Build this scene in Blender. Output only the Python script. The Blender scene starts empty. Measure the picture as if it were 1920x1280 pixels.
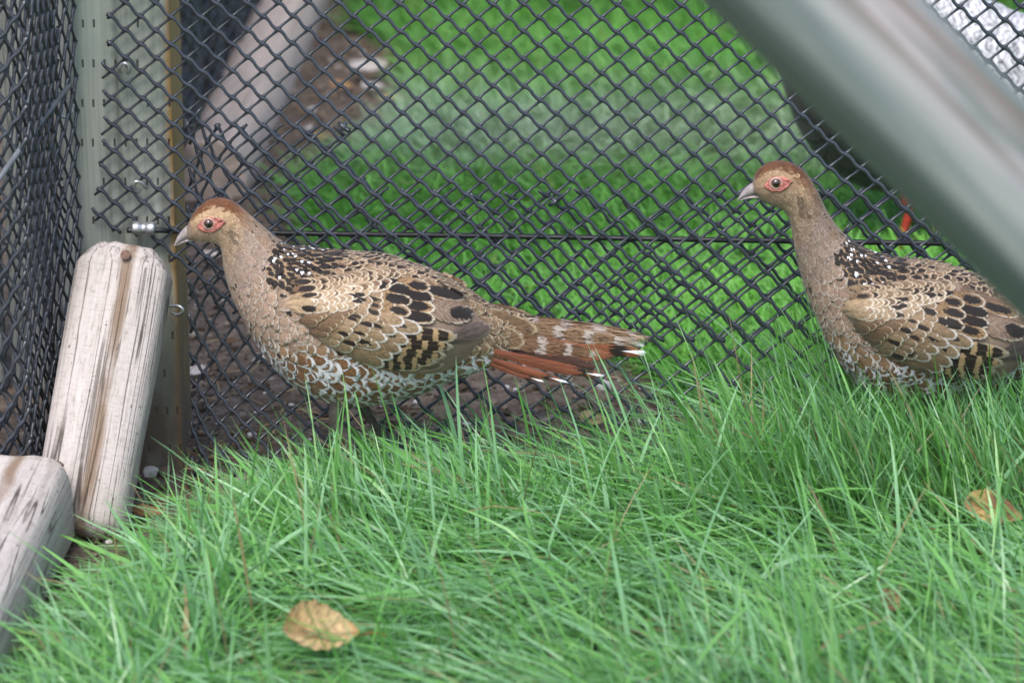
import bpy, bmesh, math, random
import numpy as np
from mathutils import Vector, Matrix, noise as mnoise
from mathutils.bvhtree import BVHTree
R = math.radians
random.seed(7); rng = np.random.default_rng(11)
sc = bpy.context.scene
C = sc.collection

# ------------------------------------------------------------ camera, sky, sun, exposure
CAM_H, PITCH, FPX = 1.435, R(18.5), 7080.0
cam_d = bpy.data.cameras.new('camera'); cam = bpy.data.objects.new('camera', cam_d); C.objects.link(cam)
cam.location = (0, 0, CAM_H); cam.rotation_euler = (math.pi/2 - PITCH, 0, 0)
cam_d.sensor_width = 36; cam_d.lens = 36*FPX/1920; cam_d.clip_start = .05; cam_d.clip_end = 500
cam_d.dof.use_dof = True; cam_d.dof.focus_distance = 4.0; cam_d.dof.aperture_fstop = 5.2
sc.camera = cam
world = bpy.data.worlds.new('World'); sc.world = world; world.use_nodes = True
wn = world.node_tree.nodes; wl = world.node_tree.links
sky = wn.new('ShaderNodeTexSky'); sky.sky_type = 'NISHITA'; sky.sun_disc = False
SUN_EL, SUN_AZ = R(58), R(200)
sky.sun_elevation = SUN_EL; sky.sun_rotation = SUN_AZ; sky.dust_density = 3; sky.air_density = 1.0; sky.ozone_density = 1.0
wn['Background'].inputs[1].default_value = .15
wl.new(sky.outputs[0], wn['Background'].inputs[0])
sd = bpy.data.lights.new('sun', 'SUN'); sun = bpy.data.objects.new('sun', sd); C.objects.link(sun)
sd.energy = 1.3; sd.angle = R(28); sd.color = (1, .985, .965)
sdir = Vector((math.sin(SUN_AZ)*math.cos(SUN_EL), math.cos(SUN_AZ)*math.cos(SUN_EL), math.sin(SUN_EL)))
sun.rotation_euler = sdir.to_track_quat('Z', 'Y').to_euler(); sun.location = (0, 0, 6)
sc.view_settings.view_transform = 'Standard'; sc.view_settings.look = 'None'; sc.view_settings.gamma = 1
sc.view_settings.use_curve_mapping = False
sc.view_settings.exposure = 0.85

# ------------------------------------------------------------ photo geometry
CP, SP = math.cos(PITCH), math.sin(PITCH)
CAMP = Vector((0, 0, CAM_H))
def ray(px, py):
    a, b = (px-960)/FPX, (py-640)/FPX
    return Vector((a, CP - b*SP, -SP - b*CP))
def W(px, py, Y):                 # the point of the upright plane at distance Y
    d = ray(px, py); return CAMP + d*(Y/d.y)
def G(px, py, z=0.0):             # the point of the ground
    d = ray(px, py); return CAMP + d*((z-CAM_H)/d.z)
def PXA(x, y, z):                 # numpy: world to photo pixel
    zz = z - CAM_H; dep = y*CP - zz*SP; up = y*SP + zz*CP
    return 960 + FPX*x/dep, 640 - FPX*up/dep
YF = 3.85                         # the fence plane

# ------------------------------------------------------------ helpers
def tag(o, label=None, cat=None, group=None, kind=None):
    for k, v in (('label', label), ('category', cat), ('group', group), ('kind', kind)):
        if v: o[k] = v
    return o
def empty(name, loc):
    o = bpy.data.objects.new(name, None); o.empty_display_size = .05; C.objects.link(o); o.location = loc; return o
def mk(name, verts, faces, mat, parent=None, smooth=True, origin=None):
    """verts in world space; origin (or the parent's place) becomes the object's own origin"""
    me = bpy.data.meshes.new(name)
    v = np.asarray(verts, dtype=float).reshape(-1, 3)
    off = np.zeros(3)
    if parent is not None:
        p = parent; off = np.zeros(3)
        while p: off = off + np.array(p.location); p = p.parent
    elif origin is not None: off = np.array(origin, dtype=float)
    me.from_pydata((v-off).tolist(), [], [tuple(f) for f in faces])
    if smooth: me.polygons.foreach_set('use_smooth', [True]*len(me.polygons))
    if mat: me.materials.append(mat)
    o = bpy.data.objects.new(name, me); C.objects.link(o)
    if parent is not None: o.parent = parent
    elif origin is not None: o.location = origin
    return o
def mk_quads(name, V, Q, mat, parent=None, attrs=None, smooth=True, off=(0, 0, 0), T=None):
    """fast numpy mesh from verts, quads and triangles"""
    me = bpy.data.meshes.new(name)
    V = np.asarray(V, dtype=np.float32) - np.asarray(off, dtype=np.float32); Q = np.asarray(Q, dtype=np.int32)
    nt = 0 if T is None else len(T)
    me.vertices.add(len(V)); me.vertices.foreach_set('co', V.ravel())
    li = Q.ravel() if nt == 0 else np.concatenate([Q.ravel(), np.asarray(T, dtype=np.int32).ravel()])
    me.loops.add(len(li)); me.loops.foreach_set('vertex_index', li)
    st = np.arange(len(Q))*4
    if nt: st = np.concatenate([st, len(Q)*4 + np.arange(nt)*3])
    me.polygons.add(len(st)); me.polygons.foreach_set('loop_start', st.astype(np.int32))
    me.polygons.foreach_set('use_smooth', np.full(len(st), smooth))
    me.update(calc_edges=True); me.validate()
    for k, a in (attrs or {}).items():
        a = np.asarray(a, dtype=np.float32)
        if a.shape[1] == 4:
            at = me.attributes.new(k, 'FLOAT_COLOR', 'POINT'); at.data.foreach_set('color', a.ravel())
        else:
            at = me.attributes.new(k, 'FLOAT_VECTOR', 'POINT'); at.data.foreach_set('vector', a.ravel())
    if mat: me.materials.append(mat)
    o = bpy.data.objects.new(name, me); C.objects.link(o)
    if parent is not None: o.parent = parent
    return o
def woff(parent):
    off = np.zeros(3); p = parent
    while p: off = off + np.array(p.location); p = p.parent
    return off
def tube(pts, rad, n=6, cap=True, phase=0.0):
    pts = np.asarray(pts, dtype=float); m = len(pts)
    rad = np.broadcast_to(np.asarray(rad, dtype=float), (m,))
    tan = np.gradient(pts, axis=0); tan /= np.linalg.norm(tan, axis=1)[:, None] + 1e-12
    ref = np.array([0, 1, 0.]) if abs(tan[:, 1]).mean() < .8 else np.array([1., 0, 0])
    a = np.cross(tan, ref); a /= np.linalg.norm(a, axis=1)[:, None] + 1e-12
    b = np.cross(tan, a)
    th = np.arange(n)/n*2*math.pi + phase
    V = pts[:, None, :] + rad[:, None, None]*(np.cos(th)[None, :, None]*a[:, None, :] + np.sin(th)[None, :, None]*b[:, None, :])
    i = np.arange(m-1)[:, None]*n; j = np.arange(n)[None, :]; k = (j+1) % n
    Q = np.stack([i+j, i+k, i+n+k, i+n+j], -1).reshape(-1, 4)
    F = [tuple(q) for q in Q]
    if cap: F += [tuple(range(n-1, -1, -1)), tuple((m-1)*n + x for x in range(n))]
    return V.reshape(-1, 3), F
def merge(parts):
    V, F, o = [], [], 0
    for v, f in parts:
        V.append(np.asarray(v)); F += [tuple(i+o for i in q) for q in f]; o += len(v)
    return np.concatenate(V), F
def crom(P, n):                    # Catmull-Rom through rows of P, n steps a span
    P = np.asarray(P, dtype=float); out = []
    for i in range(len(P)-1):
        p0, p1, p2, p3 = P[max(i-1, 0)], P[i], P[i+1], P[min(i+2, len(P)-1)]
        for k in range(n):
            t = k/n
            out.append(.5*((2*p1) + (p2-p0)*t + (2*p0-5*p1+4*p2-p3)*t*t + (3*p1-p0-3*p2+p3)*t**3))
    out.append(P[-1]); return np.array(out)
def vnoise(x, y, s, seed=0.0):     # cheap smooth noise for numpy arrays, about -1..1
    x = np.asarray(x)*s + seed*7.3; y = np.asarray(y)*s - seed*3.1
    return (np.sin(x*1.3+1.7*np.sin(y*.9+seed)) + np.sin(y*1.7+1.3*np.sin(x*1.1+2)) + np.sin((x+y)*.8+seed*2) + np.sin((x-y)*2.3+.5))/4

# ------------------------------------------------------------ materials
class NT:
    def __init__(s, name):
        s.m = bpy.data.materials.new(name); s.m.use_nodes = True
        s.t = s.m.node_tree; s.t.nodes.clear()
        s.out = s.t.nodes.new('ShaderNodeOutputMaterial')
    def n(s, typ, props=None, **ins):
        nd = s.t.nodes.new('ShaderNode'+typ)
        for k, v in (props or {}).items(): setattr(nd, k, v)
        for k, v in ins.items():
            key = int(k[1:]) if k[0] == 'i' and k[1:].isdigit() else k.replace('_', ' ')
            s.set(nd.inputs[key], v)
        return nd
    def set(s, sock, v):
        if isinstance(v, bpy.types.NodeSocket): s.t.links.new(v, sock)
        elif isinstance(v, bpy.types.Node): s.t.links.new(v.outputs[0], sock)
        elif isinstance(v, (tuple, list)) and sock.type == 'RGBA': sock.default_value = (*v[:3], 1)
        else: sock.default_value = v
    def math(s, op, a, b=0.0, c=0.0, clamp=False):
        nd = s.t.nodes.new('ShaderNodeMath'); nd.operation = op; nd.use_clamp = clamp
        for i, v in enumerate((a, b, c)): s.set(nd.inputs[i], v)
        return nd.outputs[0]
    def mix(s, f, a, b, mode='MIX'):
        nd = s.t.nodes.new('ShaderNodeMix'); nd.data_type = 'RGBA'; nd.blend_type = mode
        s.set(nd.inputs[0], f); s.set(nd.inputs[6], a); s.set(nd.inputs[7], b); return nd.outputs[2]
    def step(s, v, lo, hi, a=0.0, b=1.0):
        nd = s.t.nodes.new('ShaderNodeMapRange'); nd.interpolation_type = 'SMOOTHSTEP'
        s.set(nd.inputs[0], v); s.set(nd.inputs[1], lo); s.set(nd.inputs[2], hi); s.set(nd.inputs[3], a); s.set(nd.inputs[4], b)
        return nd.outputs[0]
    def ramp(s, f, stops):
        nd = s.t.nodes.new('ShaderNodeValToRGB'); e = nd.color_ramp.elements
        while len(e) < len(stops): e.new(.5)
        for el, (p, c) in zip(e, stops): el.position = p; el.color = (*c[:3], 1)
        s.set(nd.inputs[0], f); return nd.outputs[0]
    def coords(s, scale=(1, 1, 1), kind='Object'):
        tc = s.t.nodes.new('ShaderNodeTexCoord'); mp = s.t.nodes.new('ShaderNodeMapping')
        s.t.links.new(tc.outputs[kind], mp.inputs[0]); mp.inputs['Scale'].default_value = scale
        return mp.outputs[0]
    def noise(s, vec, scale=5.0, detail=4.0, rough=.55, dist=0.0):
        nd = s.n('TexNoise'); s.set(nd.inputs['Vector'], vec); nd.inputs['Scale'].default_value = scale
        nd.inputs['Detail'].default_value = detail; nd.inputs['Roughness'].default_value = rough; nd.inputs['Distortion'].default_value = dist
        return nd.outputs[0]
    def bump(s, h, strength=.3, dist=.002):
        nd = s.n('Bump', Strength=strength, Distance=dist); s.set(nd.inputs['Height'], h); return nd.outputs[0]
    def done(s, col, rough=.7, spec=.3, normal=None, **kw):
        p = s.n('BsdfPrincipled'); s.set(p.inputs['Base Color'], col); s.set(p.inputs['Roughness'], rough)
        s.set(p.inputs['Specular IOR Level'], spec)
        if normal is not None: s.set(p.inputs['Normal'], normal)
        for k, v in kw.items(): s.set(p.inputs[k.replace('_', ' ')], v)
        s.t.links.new(p.outputs[0], s.out.inputs[0]); s.p = p; return s.m

def m_wood(name, light, mid, dark, crack=.6, grain=70, blotch=None, seed=0.0, stain=False):
    s = NT(name)
    g = s.noise(s.coords((grain, grain, 2.2)), 1.0, 6, .65, .3)
    b = s.noise(s.coords((9, 9, 5)), 1.0, 4, .6)
    big = s.noise(s.coords((22, 22, .9)), 1.0, 3, .5, .6)
    line = s.math('ABSOLUTE', s.math('SUBTRACT', big, .5))
    brk = s.step(s.noise(s.coords((14, 14, 9)), 1.0, 3), .42, .6)
    cr = s.math('MULTIPLY', s.math('MULTIPLY', s.step(line, .0, .014, 1, 0), crack), brk)
    col = s.ramp(g, [(.25, dark), (.45, mid), (.7, light)])
    col = s.mix(s.step(b, .35, .7, 0, .55), col, blotch or mid)
    fine = s.noise(s.coords((240, 240, 60)), 1.0, 3, .7)
    col = s.mix(s.step(fine, .3, .5, .35, 0), col, dark)
    speck = s.noise(s.coords((190, 190, 130)), 1.0, 2, .6)
    col = s.mix(s.step(speck, .68, .74, 0, .7), col, (.03, .025, .018))
    if stain:                                     # rusty brown stain along the centre split
        sx = s.n('SeparateXYZ'); s.set(sx.inputs[0], s.coords())
        wob = s.math('MULTIPLY', s.math('SUBTRACT', s.noise(s.coords((3, 3, 9)), 1.0, 3), .5), .02)
        dx = s.math('ABSOLUTE', s.math('ADD', s.math('ADD', sx.outputs[0], .007), wob))
        col = s.mix(s.math('MULTIPLY', s.step(dx, .002, .011, 1, 0), s.step(s.noise(s.coords((40, 40, 12)), 1.0, 4), .3, .6, .15, .85)), col, (.21, .135, .08))
    fl = s.math('ABSOLUTE', s.math('SUBTRACT', s.noise(s.coords((75, 75, 1.3)), 1.0, 3, .5, .4), .5))
    fc = s.math('MULTIPLY', s.math('MULTIPLY', s.step(fl, .0, .022, 1, 0), crack*.7), s.step(s.noise(s.coords((30, 30, 6)), 1.0, 3), .4, .55))
    wear = s.noise(s.coords((70, 70, 420)), 1.0, 3, .7)
    col = s.mix(s.math('MULTIPLY', s.step(wear, .5, .62), .22*crack), col, dark)
    cr = s.math('MAXIMUM', cr, fc)
    col = s.mix(cr, col, (.045, .03, .022))
    h = s.math('ADD', s.math('MULTIPLY', g, .6), s.math('MULTIPLY', cr, -1.2)); h = s.math('ADD', h, s.math('MULTIPLY', fine, .3))
    return s.done(col, .85, .2, s.bump(h, .7, .0025))
def m_post():
    s = NT('treated_post_wood')
    g = s.noise(s.coords((95, 95, 1.6)), 1.0, 6, .65, .4)
    b = s.noise(s.coords((8, 8, 4)), 1.0, 4, .6)
    col = s.ramp(g, [(.30, (.17, .17, .135)), (.5, (.325, .345, .295)), (.70, (.46, .49, .43))])
    col = s.mix(s.step(b, .4, .65, 0, .7), col, (.27, .335, .29))
    b2 = s.noise(s.coords((5, 5, 3)), 1.0, 5, .65)
    col = s.mix(s.step(b2, .5, .68, 0, .6), col, (.30, .265, .21))
    # golden arris on the right side of the post
    sx = s.n('SeparateXYZ'); s.set(sx.inputs[0], s.coords())
    ed = s.math('ADD', sx.outputs[0], s.math('MULTIPLY', s.math('SUBTRACT', s.noise(s.coords((20, 20, 9)), 1.0, 3), .5), .016))
    col = s.mix(s.math('MULTIPLY', s.step(ed, .046, .053), s.step(g, .25, .5, .5, 1)), col, (.40, .245, .10))
    # incised preservative slits: rows of short upright cuts
    zx = s.math('DIVIDE', sx.outputs[0], .0115); zz = s.math('DIVIDE', sx.outputs[2], .043)
    row = s.math('FLOOR', zz); off = s.math('MULTIPLY', s.math('SINE', s.math('MULTIPLY', row, 12.9)), .5)
    cellx = s.math('ADD', zx, off)
    fx = s.math('ABSOLUTE', s.math('SUBTRACT', s.math('FRACT', cellx), .5)); fz = s.math('ABSOLUTE', s.math('SUBTRACT', s.math('FRACT', zz), .5))
    wnz = s.n('TexWhiteNoise', {'noise_dimensions': '2D'}); cv = s.n('CombineXYZ'); s.set(cv.inputs[0], s.math('FLOOR', cellx)); s.set(cv.inputs[1], row); s.set(wnz.inputs['Vector'], cv.outputs[0])
    has = s.math('GREATER_THAN', wnz.outputs[0], .42)
    slit = s.math('MULTIPLY', s.math('MULTIPLY', s.step(fx, .06, .12, 1, 0), s.step(fz, .07, .12, 1, 0)), has)
    col = s.mix(s.math('MULTIPLY', slit, .8), col, (.03, .028, .02))
    # dirt splashed up at the foot of the post
    dirt = s.math('MULTIPLY', s.step(sx.outputs[2], .30, .02), s.step(s.noise(s.coords((30, 30, 14)), 1.0, 4), .3, .6, .35, .95))
    col = s.mix(dirt, col, (.155, .12, .09))
    h = s.math('ADD', s.math('MULTIPLY', g, .5), s.math('MULTIPLY', slit, -1.5))
    return s.done(col, .8, .25, s.bump(h, .6, .002))
def m_plain(name, c, rough=.5, spec=.5, var=.25, scale=60, metal=0.0, bump=.2):
    s = NT(name); n = s.noise(s.coords(), scale, 4, .6)
    col = s.mix(s.step(n, .3, .7), tuple(x*(1-var) for x in c), tuple(min(1, x*(1+var)) for x in c))
    return s.done(col, s.step(n, .2, .8, rough*.85, min(1, rough*1.15)), spec, s.bump(n, bump, .001), Metallic=metal)
def m_attr(name, rough=.7, spec=.25, attr='col', trans=0.0, var=.25, scale=120):
    s = NT(name); a = s.n('Attribute', {'attribute_name': attr})
    n = s.noise(s.coords(), scale, 3, .6)
    col = s.mix(s.step(n, .3, .7, 0, var), a.outputs[0], s.mix(1.0, a.outputs[0], (.45, .42, .4), 'MULTIPLY'))
    m = s.done(col, rough, spec, s.bump(n, .3, .001))
    if trans:
        tr = s.n('BsdfTranslucent'); s.set(tr.inputs[0], col)
        mx = s.n('MixShader'); mx.inputs[0].default_value = trans
        s.t.links.new(s.p.outputs[0], mx.inputs[1]); s.t.links.new(tr.outputs[0], mx.inputs[2]); s.t.links.new(mx.outputs[0], s.out.inputs[0])
    return m
def m_grass(name='grass_blade', rough=.34, spec=.75):
    s = NT(name); a = s.n('Attribute', {'attribute_name': 'col'})
    n = s.noise(s.coords(), 45, 2, .5)
    col = s.mix(s.step(n, .3, .7, 0, .35), a.outputs[0], s.mix(1.0, a.outputs[0], (1.35, 1.15, 1.6), 'MULTIPLY'))
    m = s.done(col, rough, spec)
    tr = s.n('BsdfTranslucent'); s.set(tr.inputs[0], s.mix(1.0, col, (1.15, 1.1, .7), 'MULTIPLY'))
    mx = s.n('MixShader'); mx.inputs[0].default_value = .25
    s.t.links.new(s.p.outputs[0], mx.inputs[1]); s.t.links.new(tr.outputs[0], mx.inputs[2]); s.t.links.new(mx.outputs[0], s.out.inputs[0])
    return m
def m_ground():
    s = NT('ground_soil_and_thatch'); a = s.n('Attribute', {'attribute_name': 'soil'})
    c = s.coords()
    n = s.noise(c, 55, 6, .7); n2 = s.noise(c, 14, 4, .6); n3 = s.noise(c, 260, 3, .6)
    soil = s.ramp(n, [(.25, (.055, .04, .028)), (.48, (.16, .122, .095)), (.72, (.28, .225, .185))])
    soil = s.mix(s.step(n2, .5, .7, 0, .5), soil, (.185, .15, .125))
    soil = s.mix(s.step(n3, .66, .72, 0, .55), soil, (.42, .39, .36))
    grs = s.ramp(n, [(.3, (.03, .075, .012)), (.55, (.05, .16, .022)), (.75, (.10, .16, .04))])
    col = s.mix(a.outputs[2], grs, soil)
    return s.done(col, .95, .12, s.bump(s.math('ADD', n, s.math('MULTIPLY', n3, .25)), .9, .012))
def m_feather():
    s = NT('feather_vane')
    ca = s.n('Attribute', {'attribute_name': 'ca'}); cb = s.n('Attribute', {'attribute_name': 'cb'})
    cc = s.n('Attribute', {'attribute_name': 'cc'}); cd = s.n('Attribute', {'attribute_name': 'cd'})
    fv = s.n('Attribute', {'attribute_name': 'fv'})
    sp = s.n('SeparateXYZ'); s.set(sp.inputs[0], fv.outputs['Vector']); u, t, seed = sp.outputs
    cs = s.n('SeparateColor'); s.set(cs.inputs[0], cc.outputs[0]); spot, vc, tipw = cs.outputs; uscale = cc.outputs['Alpha']
    au = s.math('ABSOLUTE', u)
    cv = s.n('CombineXYZ'); s.set(cv.inputs[0], s.math('MULTIPLY', u, 1.6)); s.set(cv.inputs[1], s.math('MULTIPLY', t, 3.0)); s.set(cv.inputs[2], s.math('MULTIPLY', seed, 61.0))
    n1 = s.noise(cv.outputs[0], 2.2, 3, .6)
    # barbs: fine streaks slanting from the shaft
    cb2 = s.n('CombineXYZ'); s.set(cb2.inputs[0], s.math('MULTIPLY', s.math('SUBTRACT', t, s.math('MULTIPLY', au, .3)), 26.0)); s.set(cb2.inputs[1], s.math('MULTIPLY', u, 1.2)); s.set(cb2.inputs[2], s.math('MULTIPLY', seed, 37.0))
    nb = s.noise(cb2.outputs[0], 1.0, 2, .6)
    jit = s.math('MULTIPLY', s.math('SUBTRACT', s.math('ADD', s.math('MULTIPLY', n1, .6), s.math('MULTIPLY', nb, .4)), .5), 1.0)
    tt = s.math('MAXIMUM', s.math('DIVIDE', s.math('SUBTRACT', t, .6), .4), 0.0)
    r = s.math('SQRT', s.math('ADD', s.math('MULTIPLY', u, u), s.math('MULTIPLY', tt, tt)))
    rj = s.math('ADD', r, s.math('MULTIPLY', jit, .34))
    lo = s.math('SUBTRACT', .87, cb.outputs['Alpha'])
    rim = s.math('MULTIPLY', s.step(rj, lo, s.math('ADD', lo, .09)), s.math('GREATER_THAN', cb.outputs['Alpha'], .005))
    rim = s.math('MULTIPLY', rim, s.step(t, .42, .68))
    base = s.mix(s.step(nb, .3, .7), s.mix(1.0, ca.outputs[0], (.60, .57, .54), 'MULTIPLY'), s.mix(1.0, ca.outputs[0], (1.26, 1.26, 1.26), 'MULTIPLY'))
    # bars / chevrons
    skew = s.math('MULTIPLY', s.math('LESS_THAN', cd.outputs['Alpha'], 0.0), .22); frq = s.math('ABSOLUTE', cd.outputs['Alpha'])
    ph = s.math('MULTIPLY', s.math('SUBTRACT', t, s.math('MULTIPLY', au, skew)), frq)
    shaft = s.step(au, .015, .05, .3, 0)
    base = s.mix(shaft, base, s.mix(.5, ca.outputs[0], (.5, .4, .3)))
    bar = s.math('ADD', s.math('SINE', s.math('ADD', s.math('MULTIPLY', ph, 6.2832), s.math('MULTIPLY', seed, 6.28))), s.math('MULTIPLY', jit, s.step(skew, 0.0, .2, 4.2, 1.5)))
    bar = s.math('MULTIPLY', s.step(s.math('SUBTRACT', bar, s.math('MULTIPLY', skew, 1.5)), .35, .62), s.math('GREATER_THAN', frq, .01))
    col = s.mix(bar, base, cd.outputs[0])
    # mottling
    cm = s.n('CombineXYZ'); s.set(cm.inputs[0], s.math('MULTIPLY', u, 4.0)); s.set(cm.inputs[1], s.math('MULTIPLY', t, 12.0)); s.set(cm.inputs[2], s.math('MULTIPLY', seed, 91.0))
    nm = s.noise(cm.outputs[0], 1.6, 3, .7)
    col = s.mix(s.math('MULTIPLY', s.step(nm, .50, .58), ca.outputs['Alpha']), col, s.mix(1.0, ca.outputs[0], (.22, .18, .16), 'MULTIPLY'))
    col = s.mix(s.math('MULTIPLY', rim, .92), col, cb.outputs[0])
    # dark spot or band
    du = s.math('MULTIPLY', u, uscale); dv = s.math('MULTIPLY', s.math('SUBTRACT', t, vc), 1.9)
    ds = s.math('ADD', s.math('SQRT', s.math('ADD', s.math('MULTIPLY', du, du), s.math('MULTIPLY', dv, dv))), s.math('MULTIPLY', jit, .95))
    sm = s.math('MULTIPLY', s.step(ds, s.math('SUBTRACT', spot, .07), s.math('ADD', spot, .02), 1, 0), s.math('GREATER_THAN', spot, .01))
    col = s.mix(sm, col, (.014, .009, .007))
    # white tip
    dw = s.math('ADD', s.math('ADD', s.math('MULTIPLY', au, .42), s.math('SUBTRACT', 1.0, t)), s.math('MULTIPLY', jit, .12))
    col = s.mix(s.math('MULTIPLY', s.step(dw, s.math('SUBTRACT', tipw, .05), tipw, 1, 0), s.math('GREATER_THAN', tipw, .01)), col, (.82, .82, .84))
    cf = s.n('CombineXYZ'); s.set(cf.inputs[0], s.math('MULTIPLY', s.math('SUBTRACT', t, s.math('MULTIPLY', au, .35)), 30.0)); s.set(cf.inputs[1], s.math('MULTIPLY', u, 3.5)); s.set(cf.inputs[2], s.math('MULTIPLY', seed, 53.0))
    nf = s.noise(cf.outputs[0], 1.0, 2, .6)
    fr = s.math('ADD', r, s.math('MULTIPLY', s.math('SUBTRACT', nf, .5), .62))
    alpha = s.step(fr, .90, 1.02, 1, 0); alpha = s.math('MAXIMUM', alpha, s.step(t, .35, .5, 1, 0))
    return s.done(col, .62, .28, s.bump(nb, .4, .0008), Sheen_Weight=.15, Alpha=alpha)
def m_brace():
    s = NT('brace_pole_wood')
    g = s.noise(s.coords((38, 38, 1.6)), 1.0, 5, .65, .5); b = s.noise(s.coords((13, 13, 2.6)), 1.0, 4, .6, .6); f = s.noise(s.coords((90, 90, 4)), 1.0, 4, .6)
    sx = s.n('SeparateXYZ'); s.set(sx.inputs[0], s.coords())
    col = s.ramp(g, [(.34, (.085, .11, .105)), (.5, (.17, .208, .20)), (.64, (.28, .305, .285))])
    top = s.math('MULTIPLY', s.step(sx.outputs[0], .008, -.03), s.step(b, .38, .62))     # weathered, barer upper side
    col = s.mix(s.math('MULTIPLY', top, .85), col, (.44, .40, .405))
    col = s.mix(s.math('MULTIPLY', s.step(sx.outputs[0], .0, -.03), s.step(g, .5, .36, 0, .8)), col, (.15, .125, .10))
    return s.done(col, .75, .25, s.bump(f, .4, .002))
M = dict(
    post=m_post(),
    timber=m_wood('weathered_timber', (.62, .565, .535), (.48, .43, .40), (.19, .15, .12), .9, 110, (.53, .485, .455), stain=True),
    far_timber=m_wood('old_pale_timber', (.72, .58, .48), (.62, .49, .40), (.42, .32, .25), .3, 60, (.62, .495, .41)),
    board=m_wood('grey_board', (.31, .33, .31), (.21, .225, .21), (.10, .10, .095), .5, 80, (.23, .26, .245)),
    brace=m_brace(),
    net=m_plain('black_plastic', (.036, .042, .054), .30, .7, .2, 90),
    wire=m_plain('black_wire', (.02, .021, .024), .4, .5),
    steel=m_plain('galvanised_steel', (.52, .53, .54), .38, .5, .15, 150, .75),
    rod=m_plain('grey_rod', (.15, .16, .175), .45, .5, .2),
    rust=m_plain('rusty_nail', (.16, .095, .07), .7, .3, .35, 300),
    horn=m_plain('beak_horn', (.33, .29, .285), .38, .45, .22, 200),
    leg=m_plain('leg_scale', (.10, .085, .075), .5, .4, .3, 250),
    red_leg=m_plain('red_leg_skin', (.42, .045, .03), .5, .4, .3, 250),
    skin=m_plain('red_face_skin', (.40, .14, .115), .65, .3, .6, 300, 0, 1.0),
    lid=m_plain('pale_eyelid', (.46, .30, .26), .5, .4, .2, 300),
    grass=m_grass(), lawn=m_grass('lawn_blade', .6, .3), ground=m_ground(), feather=m_feather(),
    litter=m_attr('litter_bits', .9, .15), leaf=m_attr('dry_leaf', .55, .35, trans=.2, scale=160, var=.5),
)
def m_eye():
    s = NT('eye_glossy'); sx = s.n('SeparateXYZ'); s.set(sx.inputs[0], s.coords())
    d = s.math('SQRT', s.math('ADD', s.math('POWER', sx.outputs[0], 2.0), s.math('POWER', sx.outputs[2], 2.0)))
    col = s.ramp(s.math('DIVIDE', d, .0055), [(.0, (.004, .003, .003)), (.46, (.005, .003, .003)), (.56, (.085, .03, .012)), (.92, (.05, .018, .008))])
    return s.done(col, .06, .6, Coat_Weight=1.0, Coat_Roughness=.03)
M['eye'] = m_eye()
def m_body(name, c):
    s = NT(name); n = s.noise(s.coords(), 220, 4, .6)
    return s.done(s.mix(n, tuple(x*.6 for x in c), c), .85, .15, s.bump(n, .5, .001))
M['down'] = m_body('downy_under_plumage', (.30, .22, .165)); M['down_black'] = m_body('dark_under_plumage', (.03, .03, .035))

# ------------------------------------------------------------ ground
def soil_mask(x, y):
    """1 where the earth is bare, 0 where it is turfed"""
    px, py = PXA(x, y, np.zeros_like(x))
    px = px + 34*vnoise(x, y, 16, 1); py = py + 16*vnoise(x, y, 21, 2)
    m = np.zeros_like(x)
    front = y < YF + .02
    lim = np.interp(py, [862, 885, 905, 925, 950, 1000, 1060, 1110, 1200, 1300, 1900], [1450, 1330, 1240, 900, 600, 410, 310, 230, 110, 30, -400])
    m = np.where(front, np.clip((lim-px)/40 + .5, 0, 1), m)
    top = np.interp(px, [-400, 420, 560, 680, 900, 1200, 1300, 1420, 2400], [200, 330, 430, 545, 640, 690, 760, 838, 860])
    m = np.where(~front, np.clip((py-top)/30 + .5, 0, 1), m)
    strip_ = np.interp(py, [-100, 0, 60, 120, 200, 280, 350, 430], [700, 668, 690, 775, 775, 690, 590, 560])
    m = np.maximum(m, np.where(~front & (py < 440), np.clip((strip_-px)/50+.5, 0, 1), 0))
    ell = 1.0 - np.sqrt(((px-665)/125)**2 + ((py-200)/95)**2)
    m = np.maximum(m, np.where(~front, np.clip(ell*3, 0, 1), 0))
    strip = np.interp(py, [-100, 0, 200, 350], [690, 655, 560, 430])   # trodden edge along the far timber
    m = np.maximum(m, np.where(~front & (py < 420), np.clip((strip-px)/30+.5, 0, 1), 0))
    return m
def gz(x, y):
    x = np.asarray(x, dtype=float); y = np.asarray(y, dtype=float)
    return .006*vnoise(x, y, 9, 3) + .004*vnoise(x, y, 31, 5)*np.exp(-((y-YF-.1)/.3)**2)
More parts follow.
